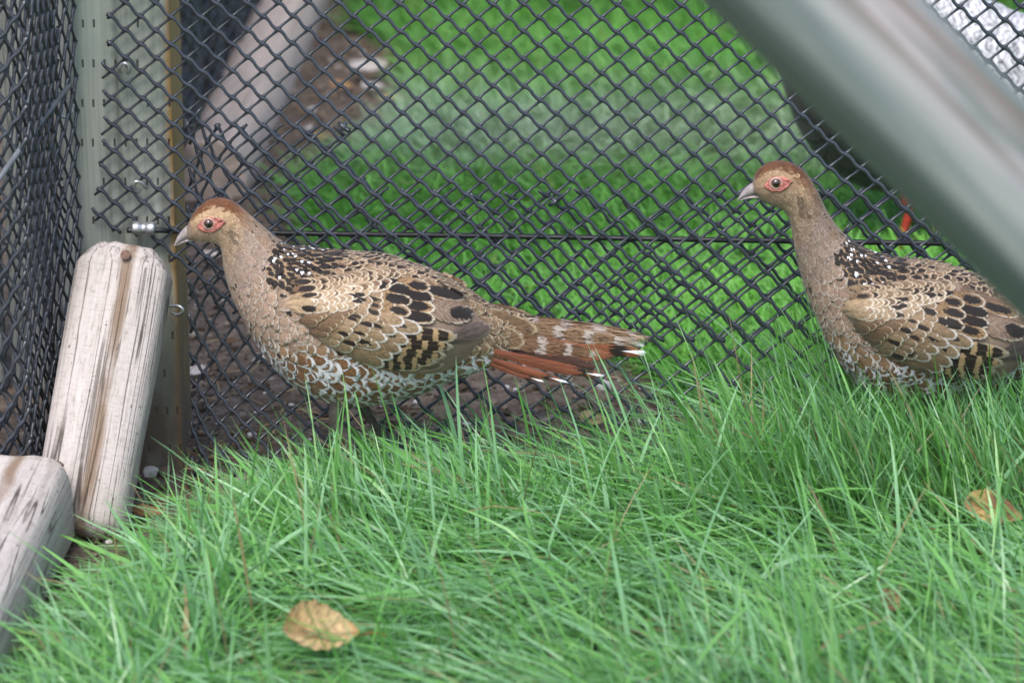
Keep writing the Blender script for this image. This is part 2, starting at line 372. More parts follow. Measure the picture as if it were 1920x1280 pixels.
def ground():
    xs = np.concatenate([np.linspace(-40, -1.2, 14)[:-1], np.linspace(-1.2, 2.0, 320), np.linspace(2.0, 40, 14)[1:]])
    ys = np.concatenate([np.linspace(-10, 2.6, 10)[:-1], np.linspace(2.6, 7.4, 420), np.linspace(7.4, 80, 18)[1:]])
    X, Y = np.meshgrid(xs, ys); Z = gz(X, Y)
    m = soil_mask(X.ravel(), Y.ravel())
    near = (np.abs(X) < 2.2) & (Y > 2.6) & (Y < 7.4)
    Z = np.where(near, Z, 0)
    hx = np.array([mnoise.noise(Vector((a*38, b*38, 0))) for a, b in zip(X.ravel(), Y.ravel())]) if X.size < 250000 else 0
    Z = Z.ravel() + np.where(near.ravel(), m*.006*hx, 0)
    nx, ny = len(xs), len(ys)
    i = np.arange(ny-1)[:, None]*nx + np.arange(nx-1)[None, :]
    Q = np.stack([i, i+1, i+nx+1, i+nx], -1).reshape(-1, 4)
    V = np.stack([X.ravel(), Y.ravel(), Z], 1)
    a = np.stack([m, m, m], 1)
    o = mk_quads('ground', V, Q, M['ground'], attrs={'soil': np.concatenate([a, np.ones((len(a), 1))], 1)})
    return tag(o, 'lawn soil with a bare trodden strip along the netting fence', 'ground', kind='structure')
ground()
# the soil attribute is read as a number
for nd in M['ground'].node_tree.nodes:
    pass

# ------------------------------------------------------------ grass
def blades(name, x, y, L, wid, az, th0, kap, col, nseg, label, twist, bend=None, mat='grass'):
    n = len(x); z = gz(x, y) - .004
    t = np.linspace(0, 1, nseg+1)
    th = th0[:, None] + kap[:, None]*t[None, :]                       # lean from the vertical
    if bend is not None:                                              # blades that rise, then fold over and lie along the sward
        e = np.clip(t[None, :]/bend[:, None], 0, 1); th = th0[:, None] + kap[:, None]*e*e*(3-2*e)
    ds = L[:, None]/nseg
    hx = np.concatenate([np.zeros((n, 1)), np.cumsum(np.sin((th[:, 1:]+th[:, :-1])/2)*ds, 1)], 1)
    hz = np.concatenate([np.zeros((n, 1)), np.cumsum(np.cos((th[:, 1:]+th[:, :-1])/2)*ds, 1)], 1)
    hz = np.maximum(hz, .004 + .025*twist[:, None]*t)
    ca, sa = np.cos(az)[:, None], np.sin(az)[:, None]
    side = .004*np.sin(t*3+twist[:, None]*9)*t
    cx = x[:, None] + hx*ca - side*sa; cy = y[:, None] + hx*sa + side*ca; cz = z[:, None] + hz
    w = wid[:, None]*np.interp(t, [0, .15, .5, .8, .95, 1], [.55, .85, 1, .72, .3, .03])[None, :]*.5
    ang = az[:, None] + math.pi/2 + (twist[:, None]-.5)*1.6*t
    tilt = (twist[:, None]-.5)*1.1
    ox, oy, oz = np.cos(ang)*w*np.cos(tilt), np.sin(ang)*w*np.cos(tilt), w*np.sin(tilt)
    A = np.stack([cx-ox, cy-oy, cz-oz], -1); B = np.stack([cx+ox, cy+oy, cz+oz], -1)
    V = np.stack([A, B], 2).reshape(-1, 3)
    base = (np.arange(n)*(nseg+1)*2)[:, None] + np.arange(nseg)[None, :]*2
    Q = np.stack([base, base+1, base+3, base+2], -1).reshape(-1, 4)
    cc = np.repeat(col, (nseg+1)*2, axis=0)
    o = mk_quads(name, V, Q, M[mat], attrs={'col': np.concatenate([cc, np.ones((len(cc), 1))], 1)})
    return tag(o, label, 'grass', kind='stuff')
def grass_cols(n, dry=.03, bright=1.0, patch=None):
    k = rng.random(n)[:, None]; j = rng.random(n)[:, None]
    k = np.clip(.75*k + .28 + .3*patch[:, None], 0, 1.15) if patch is not None else k
    c = (1-k)*np.array([.050, .225, .022]) + k*np.array([.200, .47, .115])
    c = np.where(j < .45, c*.4 + .6*np.array([.255, .48, .27]), c)
    d = rng.random(n)[:, None]
    c = np.where(d < dry, np.array([.36, .30, .14])*(.5+.5*k), c)
    return c*bright
LEAF_SPOTS = [(610, 1240, .055), (1862, 1015, .055), (1668, 1165, .03), (276, 975, .03)]
def front_grass():
    n = 104000
    x = rng.uniform(-1.0, 1.25, n); y = rng.uniform(2.75, YF-.012, n)
    m = soil_mask(x, y)
    keep = rng.random(n) > m*1.15
    # tussocks: denser and taller where the noise is high
    tus = vnoise(x, y, 14, 4)
    keep &= rng.random(n) < .80 + .3*tus
    keep &= ~((x < -.475) & (y < 3.72))
    # thin the edge along the fence on the left of the sitting grass
    px, py = PXA(x, y, 0*x)
    thin = np.clip((YF-.02-y)/.10, 0, 1); right = np.clip((px-1150)/200, 0, 1)
    keep &= rng.random(n) < np.maximum(.35+.65*thin, right)
    for lx, ly, rr in LEAF_SPOTS:                     # grass pressed down under and before the leaves
        g0 = G(lx, ly); keep &= ~((np.abs(x-g0.x) < rr) & (y < g0.y+.02) & (y > g0.y-.13) & (rng.random(n) < .93))
    # tall blades the upright hen stands in, and a few long ones along the fence
    kx = 5200; tx = W(1330, 900, 3.7).x + rng.random(kx)**.7*.66; ty = rng.uniform(3.54, 3.705, kx)
    fx = rng.uniform(W(560, 900, 3.75).x, W(1300, 900, 3.75).x, 1000); fy = rng.uniform(3.54, 3.68, 1000)
    fx = np.concatenate([fx, rng.uniform(W(560, 900, 3.7).x, W(800, 900, 3.7).x, 260)]); fy = np.concatenate([fy, rng.uniform(3.58, 3.69, 260)])
    nb0 = keep.sum()
    x = np.concatenate([x[keep], tx, fx]); y = np.concatenate([y[keep], ty, fy]); px, py = PXA(x, y, 0*x); tus = vnoise(x, y, 14, 4); n = len(x)
    tall = np.arange(n) >= nb0
    L = np.clip(rng.normal(.150, .042, n) + .016*tus, .03, .20)
    sm = np.maximum(soil_mask(x-.03, y+.035), soil_mask(x-.07, y+.02)); L = L*(1-.48*sm)
    right = np.clip((px-1150)/300, 0, 1); L *= 1 + .22*right*np.clip((y-3.55)/.25, 0, 1)
    edge = np.clip((YF-y)/.25, .0, 1)
    L = np.where(tall, np.where(px > 1290, rng.uniform(.09, .20, n), rng.uniform(.045, .125, n)), L)
    # combed direction: swirls of blades all lying one way
    sw = vnoise(x, y, 3.1, 6)*1.5 + vnoise(x, y, 7.7, 8)*.7
    az = R(186) + sw*.85 - .5*np.clip((px-1100)/500, 0, 1) + rng.normal(0, .55, n) + np.where(rng.random(n) < .14, math.pi, 0)
    az = np.where(px < 430, az + rng.normal(-.9, 1.0, n), az)
    up = (rng.random(n) < (.045 + .45*(1-edge)**2*np.clip((px-1150)/200, .1, 1))) | tall
    th0 = np.where(up, rng.uniform(.02, .3, n), rng.uniform(.05, .75, n))
    kap = np.where(up, rng.uniform(.1, .7, n), np.clip(rng.normal(1.58, .24, n), .8, 2.1) - th0)
    bend = np.where(up, 1.0, rng.uniform(.3, .8, n))
    wid = np.clip(rng.lognormal(math.log(.0025), .38, n), .0011, .0060)
    blades('grass', x, y, L, wid, az, th0, kap, grass_cols(n, .032, 1.0, vnoise(x, y, 6, 17)), 7, 'long lush grass in front of the pheasants', rng.random(n), bend)
def lawn_grass():
    x = np.concatenate([rng.uniform(-.45, 1.05, 125000), rng.uniform(.9, 2.2, 16000), rng.uniform(-.4, 1.8, 12000)])
    y = np.concatenate([rng.uniform(YF+.03, 6.35, 125000), rng.uniform(YF+.03, 7.4, 16000), rng.uniform(6.3, 8.2, 12000)]); n = len(x)
    m = soil_mask(x, y); keep = (rng.random(n) > m*1.12) & (rng.random(n) < .86+.3*vnoise(x, y, 9, 9)) 
    keep &= x > -.43 + .035*(y-4)
    x, y = x[keep], y[keep]; n = len(x)
    L = np.clip(rng.normal(.068, .02, n) + .010*vnoise(x, y, 6, 2), .015, .10)
    az = R(200) + vnoise(x, y, 2.6, 12)*2 + rng.normal(0, 1.2, n)
    th0 = rng.uniform(.05, .7, n); kap = np.clip(rng.normal(1.35, .35, n), .4, 2.0) - th0*.8; bend = rng.uniform(.4, 1.0, n)
    wid = np.clip(rng.normal(.0025, .0006, n), .0014, .005)
    col = grass_cols(n, .02); col = .5*col + .5*np.array([.120, .315, .055])*(1 + .22*vnoise(x, y, 4, 21))[:, None]
    # a worn, silvery band across the lawn; richer green before and behind it
    px, py = PXA(x, y, 0*x)
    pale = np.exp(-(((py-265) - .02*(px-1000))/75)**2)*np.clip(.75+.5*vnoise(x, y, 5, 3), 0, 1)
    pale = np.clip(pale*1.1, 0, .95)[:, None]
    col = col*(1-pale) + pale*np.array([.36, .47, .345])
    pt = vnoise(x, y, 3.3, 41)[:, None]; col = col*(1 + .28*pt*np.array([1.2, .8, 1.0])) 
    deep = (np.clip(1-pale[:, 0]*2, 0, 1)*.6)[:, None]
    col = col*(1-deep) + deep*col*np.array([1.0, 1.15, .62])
    far = (np.clip((70-py)/90, 0, 1)*np.clip(.7+.6*vnoise(x, y, 7, 31), 0, 1))[:, None]; col = col*(1-far) + far*np.array([.055, .13, .04])   # shade over the back of the lawn, painted into the blade colour
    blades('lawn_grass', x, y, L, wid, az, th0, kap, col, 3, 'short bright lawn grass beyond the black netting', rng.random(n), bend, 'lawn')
front_grass(); lawn_grass()

# ------------------------------------------------------------ post, timbers, boards, brace
def frame_from(axis, outward):
    z = Vector(axis).normalized(); y = Vector(outward); y = (y - z*y.dot(z)).normalized(); x = y.cross(z)
    return Matrix((x, y, z)).transposed()
def rounded_box(name, size, mat, parent=None, bev=.004, loc=(0, 0, 0), rot=None, seg=2, rough=0.0):
    bm = bmesh.new(); bmesh.ops.create_cube(bm, size=1)
    for v in bm.verts: v.co = Vector((v.co.x*size[0], v.co.y*size[1], v.co.z*size[2]))
    bmesh.ops.bevel(bm, geom=list(bm.edges), offset=bev, segments=seg, affect='EDGES', profile=.5)
    me = bpy.data.meshes.new(name); bm.to_mesh(me); bm.free()
    me.materials.append(mat); me.polygons.foreach_set('use_smooth', [True]*len(me.polygons))
    o = bpy.data.objects.new(name, me); C.objects.link(o); o.location = loc
    if rot is not None: o.rotation_euler = rot
    o.parent = parent
    md = o.modifiers.new('wn', 'WEIGHTED_NORMAL'); md.keep_sharp = True
    return o
pl, pr = W(136, 300, YF+.008), W(326, 300, YF+.008)
PW = pr.x - pl.x; PD = .125; PXC = (pl.x+pr.x)/2
post = rounded_box('fence_post', (PW, PD, 2.1), M['post'], bev=.005, loc=(PXC, YF+.008+PD/2, .9), seg=3)
# origin at the foot so the grain, slits and splash dirt follow the post's own height
post.data.transform(Matrix.Translation((0, 0, .9))); post.location.z = 0
tag(post, 'upright green-grey treated timber post with netting stapled to its front', 'post')

def timber(name, top, foot, width, height, outward, mat, label, chamfer=.05, top_w=.6, seed=0, round_=.62, cat='timber', foot_chamfer=.0, groove=True, group=None):
    top, foot = Vector(top), Vector(foot); L = (top-foot).length
    nprof, rows = 72, 64
    th = np.arange(nprof)/nprof*2*math.pi
    # flat back, broad softly rounded face with shoulders
    cx = np.sign(np.cos(th))*np.abs(np.cos(th))**round_; cy = np.sign(np.sin(th))*np.abs(np.sin(th))**round_
    prof = np.stack([cx*width/2, np.where(cy > 0, cy*height, cy*height*.12)], 1)
    zz = np.concatenate([np.linspace(0, L-chamfer, rows-14), np.linspace(L-chamfer, L, 15)[1:]])
    V = []
    for z in zz:
        k = max(0, (z-(L-chamfer))/chamfer); sc_ = 1-(1-top_w)*k**1.35; hs = 1-.30*k**2
        if foot_chamfer and z < foot_chamfer: kk = 1-z/foot_chamfer; sc_ *= 1-.16*kk*kk; hs *= 1-.35*kk*kk
        for (a, b), t in zip(prof, th):
            n = mnoise.noise(Vector((a*26+seed, b*26, z*7))); n2 = mnoise.noise(Vector((a*90+seed, b*90, z*11)))
            x = a*sc_ + .0022*n; y = b*hs + .0024*n + .0009*n2
            if groove and b > 0:
                g = -.006*width/.1 + .004*math.sin(z*17+seed)
                y -= .0045*math.exp(-((x-g)/.0022)**2)*(.4+.6*abs(mnoise.noise(Vector((z*9, seed, 0)))))
                g2 = width*.2 + .003*math.sin(z*23+seed*2); y -= .003*math.exp(-((x-g2)/.0016)**2)
            zj = z + (.0035*mnoise.noise(Vector((a*60, b*60, seed))) if z > L-.001 or z < .001 else 0)
            V.append((x, y, zj))
    F = []
    for r in range(rows-1):
        for c in range(nprof):
            d = (c+1) % nprof; F.append((r*nprof+c, r*nprof+d, (r+1)*nprof+d, (r+1)*nprof+c))
    for r, fl in ((0, True), (rows-1, False)):
        zc = zz[r] + (0.0 if fl else .002); V.append((0, height*.42, zc)); ci = len(V)-1
        for c in range(nprof):
            d = (c+1) % nprof; F.append((ci, r*nprof+d, r*nprof+c) if fl else (ci, r*nprof+c, r*nprof+d))
    me = bpy.data.meshes.new(name); me.from_pydata(V, [], F); me.materials.append(mat)
    me.polygons.foreach_set('use_smooth', [len(f) == 4 for f in F])
    o = bpy.data.objects.new(name, me); C.objects.link(o)
    o.matrix_world = Matrix.Translation(foot) @ frame_from(top-foot, outward).to_4x4()
    return tag(o, label, cat, group)
def nail(parent, base, tip_dir, ln, r, head, mat):
    """a nail as a part, built in the parent's own space"""
    d = Vector(tip_dir).normalized(); b = Vector(base)
    p = [b - d*.012, b + d*(ln*.5), b + d*ln]
    v1, f1 = tube([tuple(q) for q in p], r, 8)
    v2, f2 = tube([tuple(b+d*(ln-.0006)), tuple(b+d*(ln+.0012)), tuple(b+d*(ln+.0018))], [head, head, head*.75], 12)
    v, f = merge([(v1, f1), (v2, f2)])
    me = bpy.data.meshes.new('nail'); me.from_pydata(v.tolist(), [], f); me.materials.append(mat)
    o = bpy.data.objects.new('nail', me); C.objects.link(o); o.parent = parent; return o
t1_foot = G(146, 1008); t1_top = W(243, 470, YF-.052)
t1 = timber('leaning_timber', t1_top, t1_foot, .101, .044, (0, -1, .55), M['timber'], 'short weathered half-round timber nailed to the post, its cut top chamfered', .026, .62, 3.1, foot_chamfer=.02)
Lt1 = (t1_top-t1_foot).length
nail(t1, (-.004, .036, Lt1-.017), (.1, 1, .25), .010, .0022, .0056, M['rust'])
t2_end = Vector((-.506, 3.648, .026)); t2_far = Vector((-.556, 2.9, .0))
t2 = timber('edging_timber', t2_end, t2_far, .122, .080, (0, 0, 1), M['timber'], 'weathered edging timber lying on the ground along the side netting', .040, .50, 8.4, round_=.42)
nail(t2, (-.036, .050, (t2_end-t2_far).length-.028), (-.55, 1, .3), .020, .0021, .005, M['rust'])
# the pale edging timber on the ground beyond the fence
ft_n, ft_f = G(392, 372, 0), G(640, -160, 0)
timber('edging_timber', ft_f, ft_n, .098, .078, (0, 0, 1), M['far_timber'], 'pale edging timber lying beyond the fence at the foot of the dark side netting', .02, .8, 5.2, round_=.75, groove=False)
# boards seen through the side netting
bd = empty('board_wall', (-.66, YF+.30, 0))
for k, (x0, x1, yy) in enumerate(((-.640, -.585, YF+.28), (-.578, -.520, YF+.29), (-.513, -.487, YF+.262), (-.715, -.647, YF+.285), (-.80, -.722, YF+.28))):
    b = rounded_box('board', (x1-x0, .022, 1.9), M['board'], bd, .003, ((x0+x1)/2+.66, yy-YF-.30, .85), (0, 0, .02*(k-1)))
tag(bd, 'grey upright boards standing behind the folded side netting', 'board wall')
# the round brace pole, close to the lens
bq0, bq1 = W(1516, -10, 2.50), W(1893, 368, 2.50)
bdv = (bq1-bq0); k0 = 1.0
bdn = bdv.normalized()
foot = bq1 + bdn*((bq1.z+.06)/(-bdn.z)); topp = bq0 - bdn*.85
npr = 48; rowsb = 90; V = []
ax = frame_from(topp-foot, (0, -1, 0)); Lb = (topp-foot).length
for r in range(rowsb):
    z = Lb*r/(rowsb-1)
    for c in range(npr):
        t = c/npr*2*math.pi; se = .0505/((abs(math.cos(t-.42))**3.2 + abs(math.sin(t-.42))**3.2)**(1/3.2)); rr = se + .0016*mnoise.noise(Vector((math.cos(t)*2, math.sin(t)*2, z*4))) + .0008*mnoise.noise(Vector((math.cos(t)*9, math.sin(t)*9, z*3)))
        V.append((rr*math.cos(t), rr*math.sin(t), z))
F = [(r*npr+c, r*npr+(c+1) % npr, (r+1)*npr+(c+1) % npr, (r+1)*npr+c) for r in range(rowsb-1) for c in range(npr)]
F += [tuple(range(npr-1, -1, -1)), tuple((rowsb-1)*npr+c for c in range(npr))]
me = bpy.data.meshes.new('brace_pole'); me.from_pydata(V, [], F); me.materials.append(M['brace'])
me.polygons.foreach_set('use_smooth', [len(f) == 4 for f in F])
br = bpy.data.objects.new('brace_pole', me); C.objects.link(br); br.matrix_world = Matrix.Translation(foot) @ ax.to_4x4()
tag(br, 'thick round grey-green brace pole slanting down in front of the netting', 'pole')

# ------------------------------------------------------------ netting
def net(name, label, P, u0, u1, v0, v1, cw, ch, inside, r1, r2, S=None, u_off=0.0, group=None, samp=5):
    """moulded diamond netting: each strand a mesh of its own. P maps net (u, v) arrays to the world; inside() cuts the edge"""
    root = empty(name, S)
    rep = 0
    for sgn in (1, -1):
        n0 = int((u0 - (v1-v0)*cw/ch)/cw) - 2; n1 = int((u1 + (v1-v0)*cw/ch)/cw) + 2
        for k in range(n0, n1+1):
            m = int((v1-v0)/(ch/2)) + 1
            kk = np.arange(m*samp+1)/samp                     # node count along the strand
            v = v1 - kk*ch/2; u = k*cw + u_off + sgn*kk*cw/2
            # waviness: zero at the nodes, S-curve between
            amp = .034*cw if sgn > 0 else .012*cw
            s = amp*np.sin(2*math.pi*kk)
            un, vn = u + s*ch/math.hypot(cw, ch), v + sgn*s*cw/math.hypot(cw, ch)
            ok = (un > u0) & (un < u1) & (vn > v0) & (vn < v1)
            if not ok.any(): continue
            X, Y, Z = P(un, vn)
            ok &= inside(X, Y, Z, un, vn)
            node = np.cos(math.pi*kk)**2
            rad = (r1 if sgn > 0 else r2)*(.88 + (.40 if sgn > 0 else .95)*node**(3 if sgn > 0 else 4))
            Y = Y + (-.0011 if sgn > 0 else .0011)*(1-.5*node)
            idx = np.flatnonzero(ok); parts = []
            if len(idx) < samp: continue
            for run in np.split(idx, np.flatnonzero(np.diff(idx) > 1)+1):
                if len(run) < 4: continue
                # cut ends stop a little past a node
                parts.append(tube(np.stack([X[run], Y[run], Z[run]], 1), rad[run], 6))
            if parts:
                vv, ff = merge(parts); mk('strand', vv, ff, M['net'], root); rep += 1
    return tag(root, label, 'netting', group)
zt = W(960, -330, YF).z
def P_up(u, v):
    du = .0026*vnoise(u, v, 13, 1) + .005*vnoise(u, v, 4, 2); dv = .0022*vnoise(u, v, 12, 4) - .006*u
    return u+du, YF - .002 + .004*vnoise(u, v, 5, 3), v+dv
def in_up(X, Y, Z, u, v):
    px, py = PXA(X, Y, Z)
    left = np.interp(py, [-400, 0, 140, 250, 330, 400, 430, 640], [205, 200, 192, 190, 182, 172, 182, 400]) + 5*vnoise(px, py, .07, 2)
    bot = np.interp(px, [150, 200, 290, 400, 480, 700, 1100, 2400], [405, 428, 470, 575, 625, 640, 655, 655]) + 9*vnoise(px, py, .05, 5)
    return (px > left) & (py < bot) & (px < 2420)
net('upper_netting', 'black plastic diamond netting stapled to the post, the upper sheet of the fence', P_up, -.62, .95, .15, zt, .0322, .0292, in_up, .00205, .00155, (0, YF, .6))
X0 = W(349, 400, YF).x
def P_low(u, v):
    # gathered tight beside the post, spreading to the right; the foot swings out over the ground
    d = np.maximum(u-X0, 0); x = X0 + np.where(d < .16, .42*d + 1.8*d*d, .42*.16 + 1.8*.0256 + (d-.16))
    g = np.exp(-d/.1)
    x = x + .004*vnoise(u, v, 9, 1) + .0035*vnoise(u, v, 21, 3)
    z = v + .004*vnoise(u, v, 10, 6) + .010*g*np.sin(v*38)
    out = np.clip((.17-v)/.17, 0, 1)
    y = YF + .012 + .006*vnoise(u, v, 7, 2) - .045*out**1.6*(1-.4*g) + .035*g*np.clip((v-.2)/.3, 0, 1)
    return x, y, z + .01*out
def in_low(X, Y, Z, u, v):
    px, py = PXA(X, Y, Z)
    top = np.interp(px, [340, 360, 640, 680, 720, 1300, 2400], [222, 226, 232, 318, 350, 352, 358]) + 7*vnoise(px, py, .09, 5)
    return (px > 338) & (py > top) & (Z > -.01) & (px < 2420)
net('lower_netting', 'second sheet of black netting overlapping behind the first and tucked into the soil', P_low, X0, 1.0, -.012, .47, .0365, .0325, in_low, .0020, .0017, (0, YF+.012, 0), u_off=.011)
# side netting towards the camera, hanging in two folds from the post
S0 = Vector((W(121, 300, YF).x, YF-.004, 0)); SD = Vector((-.27, -1, 0)).normalized(); SN = Vector((SD.y, -SD.x, 0))
def side(fold, sh):
    def P(u, v):
        w = fold*np.sin(u*34 + sh + 3*vnoise(u, v, 3, sh))*np.clip(u/.05, 0, 1) + .006*vnoise(u, v, 11, sh+2)
        k = np.minimum(u, .155); j = np.maximum(u-.155, 0)
        return S0.x + SD.x*k - j + SN.x*(w+sh*.008), S0.y + SD.y*k - .05*j + SN.y*(w+sh*.008), v + .01*vnoise(u, v, 8, sh) - .25*u*sh*.3
    return P
inside_all = lambda X, Y, Z, u, v: Z > -.01
net('side_netting', 'black netting hanging in tight folds between the post and the edging timber', side(.0035, 0.0), 0.0, .50, -.005, .86, .0235, .036, inside_all, .0021, .0017, (S0.x, S0.y, 0))
net('side_netting', 'inner layer of black side netting behind the folded sheet, beside the boards', side(.0045, -2.2), 0.0, .45, -.005, .86, .0235, .036, inside_all, .0021, .0017, (S0.x-.02, S0.y, 0), u_off=.012)
# side netting beyond the fence, above the pale timber
fd = Vector((ft_f.x-ft_n.x, ft_f.y-ft_n.y, 0)).normalized(); fn = Vector((-fd.y, fd.x, 0)); F0 = Vector((ft_n.x, ft_n.y, 0)) + fn*.045 - fd*.55
def far_side(sh):
    def P(u, v):
        w = .018*np.sin(u*26+sh*2)+sh*.02
        return F0.x + fd.x*u + fn.x*w, F0.y + fd.y*u + fn.y*w, v + .01*vnoise(u, v, 8, sh+3)
    return P
for k in range(3):
    net('far_side_netting', ('black side netting beyond the fence nearest the pale timber', 'middle fold of the dark side netting beyond the fence', 'outermost fold of the dark side netting beyond the fence')[k], far_side(k*1.0), .36, 2.6, .0, .62, .034, .031, inside_all, .0026, .0023, (F0.x, F0.y, 0), u_off=.009*k, samp=3)

# tension wire, ferrule, staples, ties, rod
wy = YF + .0065
wpts = []
for i, (px, py) in enumerate(((238, 432), (300, 432), (352, 434), (600, 438), (960, 443), (1300, 449), (1740, 456), (2400, 466))):
    p = W(px, py, YF - .006 if px < 340 else wy); wpts.append(tuple(p))
wp = crom(wpts, 8)
v, f = tube(wp, .0030, 8); wire = mk('tension_wire', v, f, M['wire'], origin=wpts[0]); tag(wire, 'taut black wire running level across the fence from the clamped post', 'wire')
fe = [W(x, 428+.02*(x-268), YF-.0075) for x in (248, 251, 262, 264, 274, 276, 288, 291)]
v, f = tube([tuple(p) for p in fe], [.0066, .0074, .0074, .0060, .0060, .0074, .0074, .0064], 16); fer = mk('wire_ferrule', v, f, M['steel'], origin=tuple(fe[0])); tag(fer, 'silver crimped metal ferrule clamping the wire to the post', 'clamp')
def staple(px, py, ang, label, Y=YF-.006, s=.0085, parent=None):
    c = W(px, py, Y); pts = []
    for t in np.linspace(-.25*math.pi, 1.25*math.pi, 14):
        a, b = s*.62*math.cos(t), s*math.sin(t)
        x = a*math.cos(ang)-b*math.sin(ang); z = a*math.sin(ang)+b*math.cos(ang)
        pts.append((c.x+x, c.y-.0035*max(0, math.sin(t))+(.007 if math.sin(t) < -.3 else 0), c.z+z))
    v, f = tube(pts, .0019, 7); o = mk('staple', v, f, M['steel'], origin=tuple(c)); tag(o, label, 'staple'); return o
staple(233, 132, -.2, 'bent galvanised staple holding the netting high on the post')
staple(262, 352, .5, 'galvanised staple holding the netting just above the silver ferrule')
staple(329, 582, -1.3, 'galvanised wire staple sticking out beside the leaning timber', YF-.012)
staple(126, 205, 2.6, 'small staple catching the side netting left of the post', YF-.012)
def tie(px, py, ang, label, Y=YF-.004):
    c = W(px, py, Y); parts = []
    dx, dz = math.cos(ang), math.sin(ang)
    parts.append(tube([(c.x-.007*dx, c.y-.001, c.z-.007*dz), (c.x, c.y-.0045, c.z), (c.x+.007*dx, c.y-.001, c.z+.007*dz)], [.0022, .0030, .0026], 8))
    parts.append(tube([(c.x-.004*dz, c.y+.003, c.z+.004*dx), (c.x-.002*dz, c.y-.004, c.z+.002*dx), (c.x+.003*dz, c.y-.005, c.z-.003*dx), (c.x+.006*dz, c.y+.002, c.z-.006*dx)], .0019, 6))
    parts.append(tube([(c.x, c.y-.004, c.z), (c.x+.010*dx+.004*dz, c.y-.008, c.z+.010*dz+.004), (c.x+.016*dx+.008*dz, c.y-.006, c.z+.014*dz+.009)], [.0016, .0014, .0010], 6))
    v, f = merge(parts); o = mk('net_tie', v, f, M['net'], origin=tuple(c)); tag(o, label, 'tie')
tie(352, 232, .9, 'black knotted tie joining the two nets at the edge of the post')
tie(645, 237, -.7, 'black tie at the corner of the overlapping net above the bare soil')
tie(1040, 377, .6, 'black cable tie on the frayed top edge of the lower net')
tie(372, 392, .2, 'black knotted tie on the netting beside the pheasant crown')
tie(1570, 450, 1.2, 'thick black tie on the wire behind the upright pheasant neck', YF+.002)
rp = [tuple(W(px, py, YF-dy)) for px, py, dy in ((131, 158, .03), (60, 250, .13), (-6, 342, .21), (-60, 420, .28))]
v, f = tube(crom(rp, 4), .0030, 8); rod = mk('metal_rod', v, f, M['rod'], origin=rp[0]); tag(rod, 'thin grey rod slanting across the folded side netting', 'rod')

# ------------------------------------------------------------ feathers
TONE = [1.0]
class Feathers:
    def __init__(s): s.V = []; s.Q = []; s.A = {k: [] for k in ('ca', 'cb', 'cc', 'cd', 'fv')}; s.n = 0; s.count = 0
    def add(s, grid, U, T, typ):
        """grid: rows x cols x 3 points; U, T: feather coordinates"""
        r, c = grid.shape[:2]; k = random.uniform(.86, 1.14)
        i = s.n + np.arange(r-1)[:, None]*c + np.arange(c-1)[None, :]
        s.Q.append(np.stack([i, i+1, i+c+1, i+c], -1).reshape(-1, 4)); s.V.append(grid.reshape(-1, 3)); m = r*c; s.n += m; s.count += 1
        seed = random.random()
        tone = typ.get('tone', np.array([.74, .675, .615])*TONE[0])
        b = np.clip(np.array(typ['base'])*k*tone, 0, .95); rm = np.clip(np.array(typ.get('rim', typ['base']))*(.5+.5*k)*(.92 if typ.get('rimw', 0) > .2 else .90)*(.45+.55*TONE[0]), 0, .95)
        s.A['ca'].append(np.tile([*b, typ.get('mottle', 0)], (m, 1))); s.A['cb'].append(np.tile([*rm, typ.get('rimw', 0)], (m, 1)))
        sp = typ.get('spot', 0)*random.uniform(.75, 1.2)
        s.A['cc'].append(np.tile([sp, typ.get('vc', .8)+random.uniform(-.07, .07), typ.get('tip', 0), typ.get('us', 1.0)], (m, 1)))
        s.A['cd'].append(np.tile([*typ.get('bar', (0, 0, 0)), typ.get('freq', 0)], (m, 1)))
        s.A['fv'].append(np.stack([U.ravel(), T.ravel(), np.full(m, seed)], 1))
    def build(s, name, parent, kind=None):
        o = mk_quads(name, np.concatenate(s.V), np.concatenate(s.Q), M['feather'], parent, {k: np.concatenate(v) for k, v in s.A.items()}, off=woff(parent))
        if kind: o['kind'] = kind
        return o
TR = np.array([0, .25, .5, .68, .82, .92, .98, 1.0]); UC = np.array([-1, -.5, 0, .5, 1.])
def wprof(t, blunt=.6):
    base = np.minimum(1, .45 + 1.4*t)
    e = np.clip((t-blunt)/(1-blunt), 0, 1); return base*np.sqrt(np.maximum(0, 1-e*e))
WP = wprof(TR); WP[-1] = .06
TR_S = np.array([0, .4, .65, .85, 1.0]); UC_S = np.array([-1, 0, 1.]); WP_S = wprof(TR_S); WP_S[-1] = .2
def feather_on(B, bvh, P, d, n, L, w, typ, h0, h1, small=False, camber=.0006):
    tr, uc, wp = (TR_S, UC_S, WP_S) if small else (TR, UC, WP)
    h1 = h1*random.uniform(.7, 1.45); ph = random.random()*9
    side = d.cross(n).normalized()
    G_ = np.zeros((len(tr), len(uc), 3)); U = np.zeros(G_.shape[:2]); T = np.zeros(G_.shape[:2])
    for a, t in enumerate(tr):
        for b, uu in enumerate(uc):
            p = P + d*(L*t + (L*.075*t**4*math.sin(uu*5.3+ph) if t > .6 else 0)) + side*(w*.5*wp[a]*uu*(1+.06*math.sin(t*17+ph)))
            loc, nor, _, dist = bvh.find_nearest(p)
            q = (loc + nor*(h0 + (h1-h0)*t + camber*(1-uu*uu))) if dist < L*.5 else p + n*h1
            G_[a, b] = q; U[a, b] = uu*wp[a]; T[a, b] = t
    B.add(G_, U, T, typ)
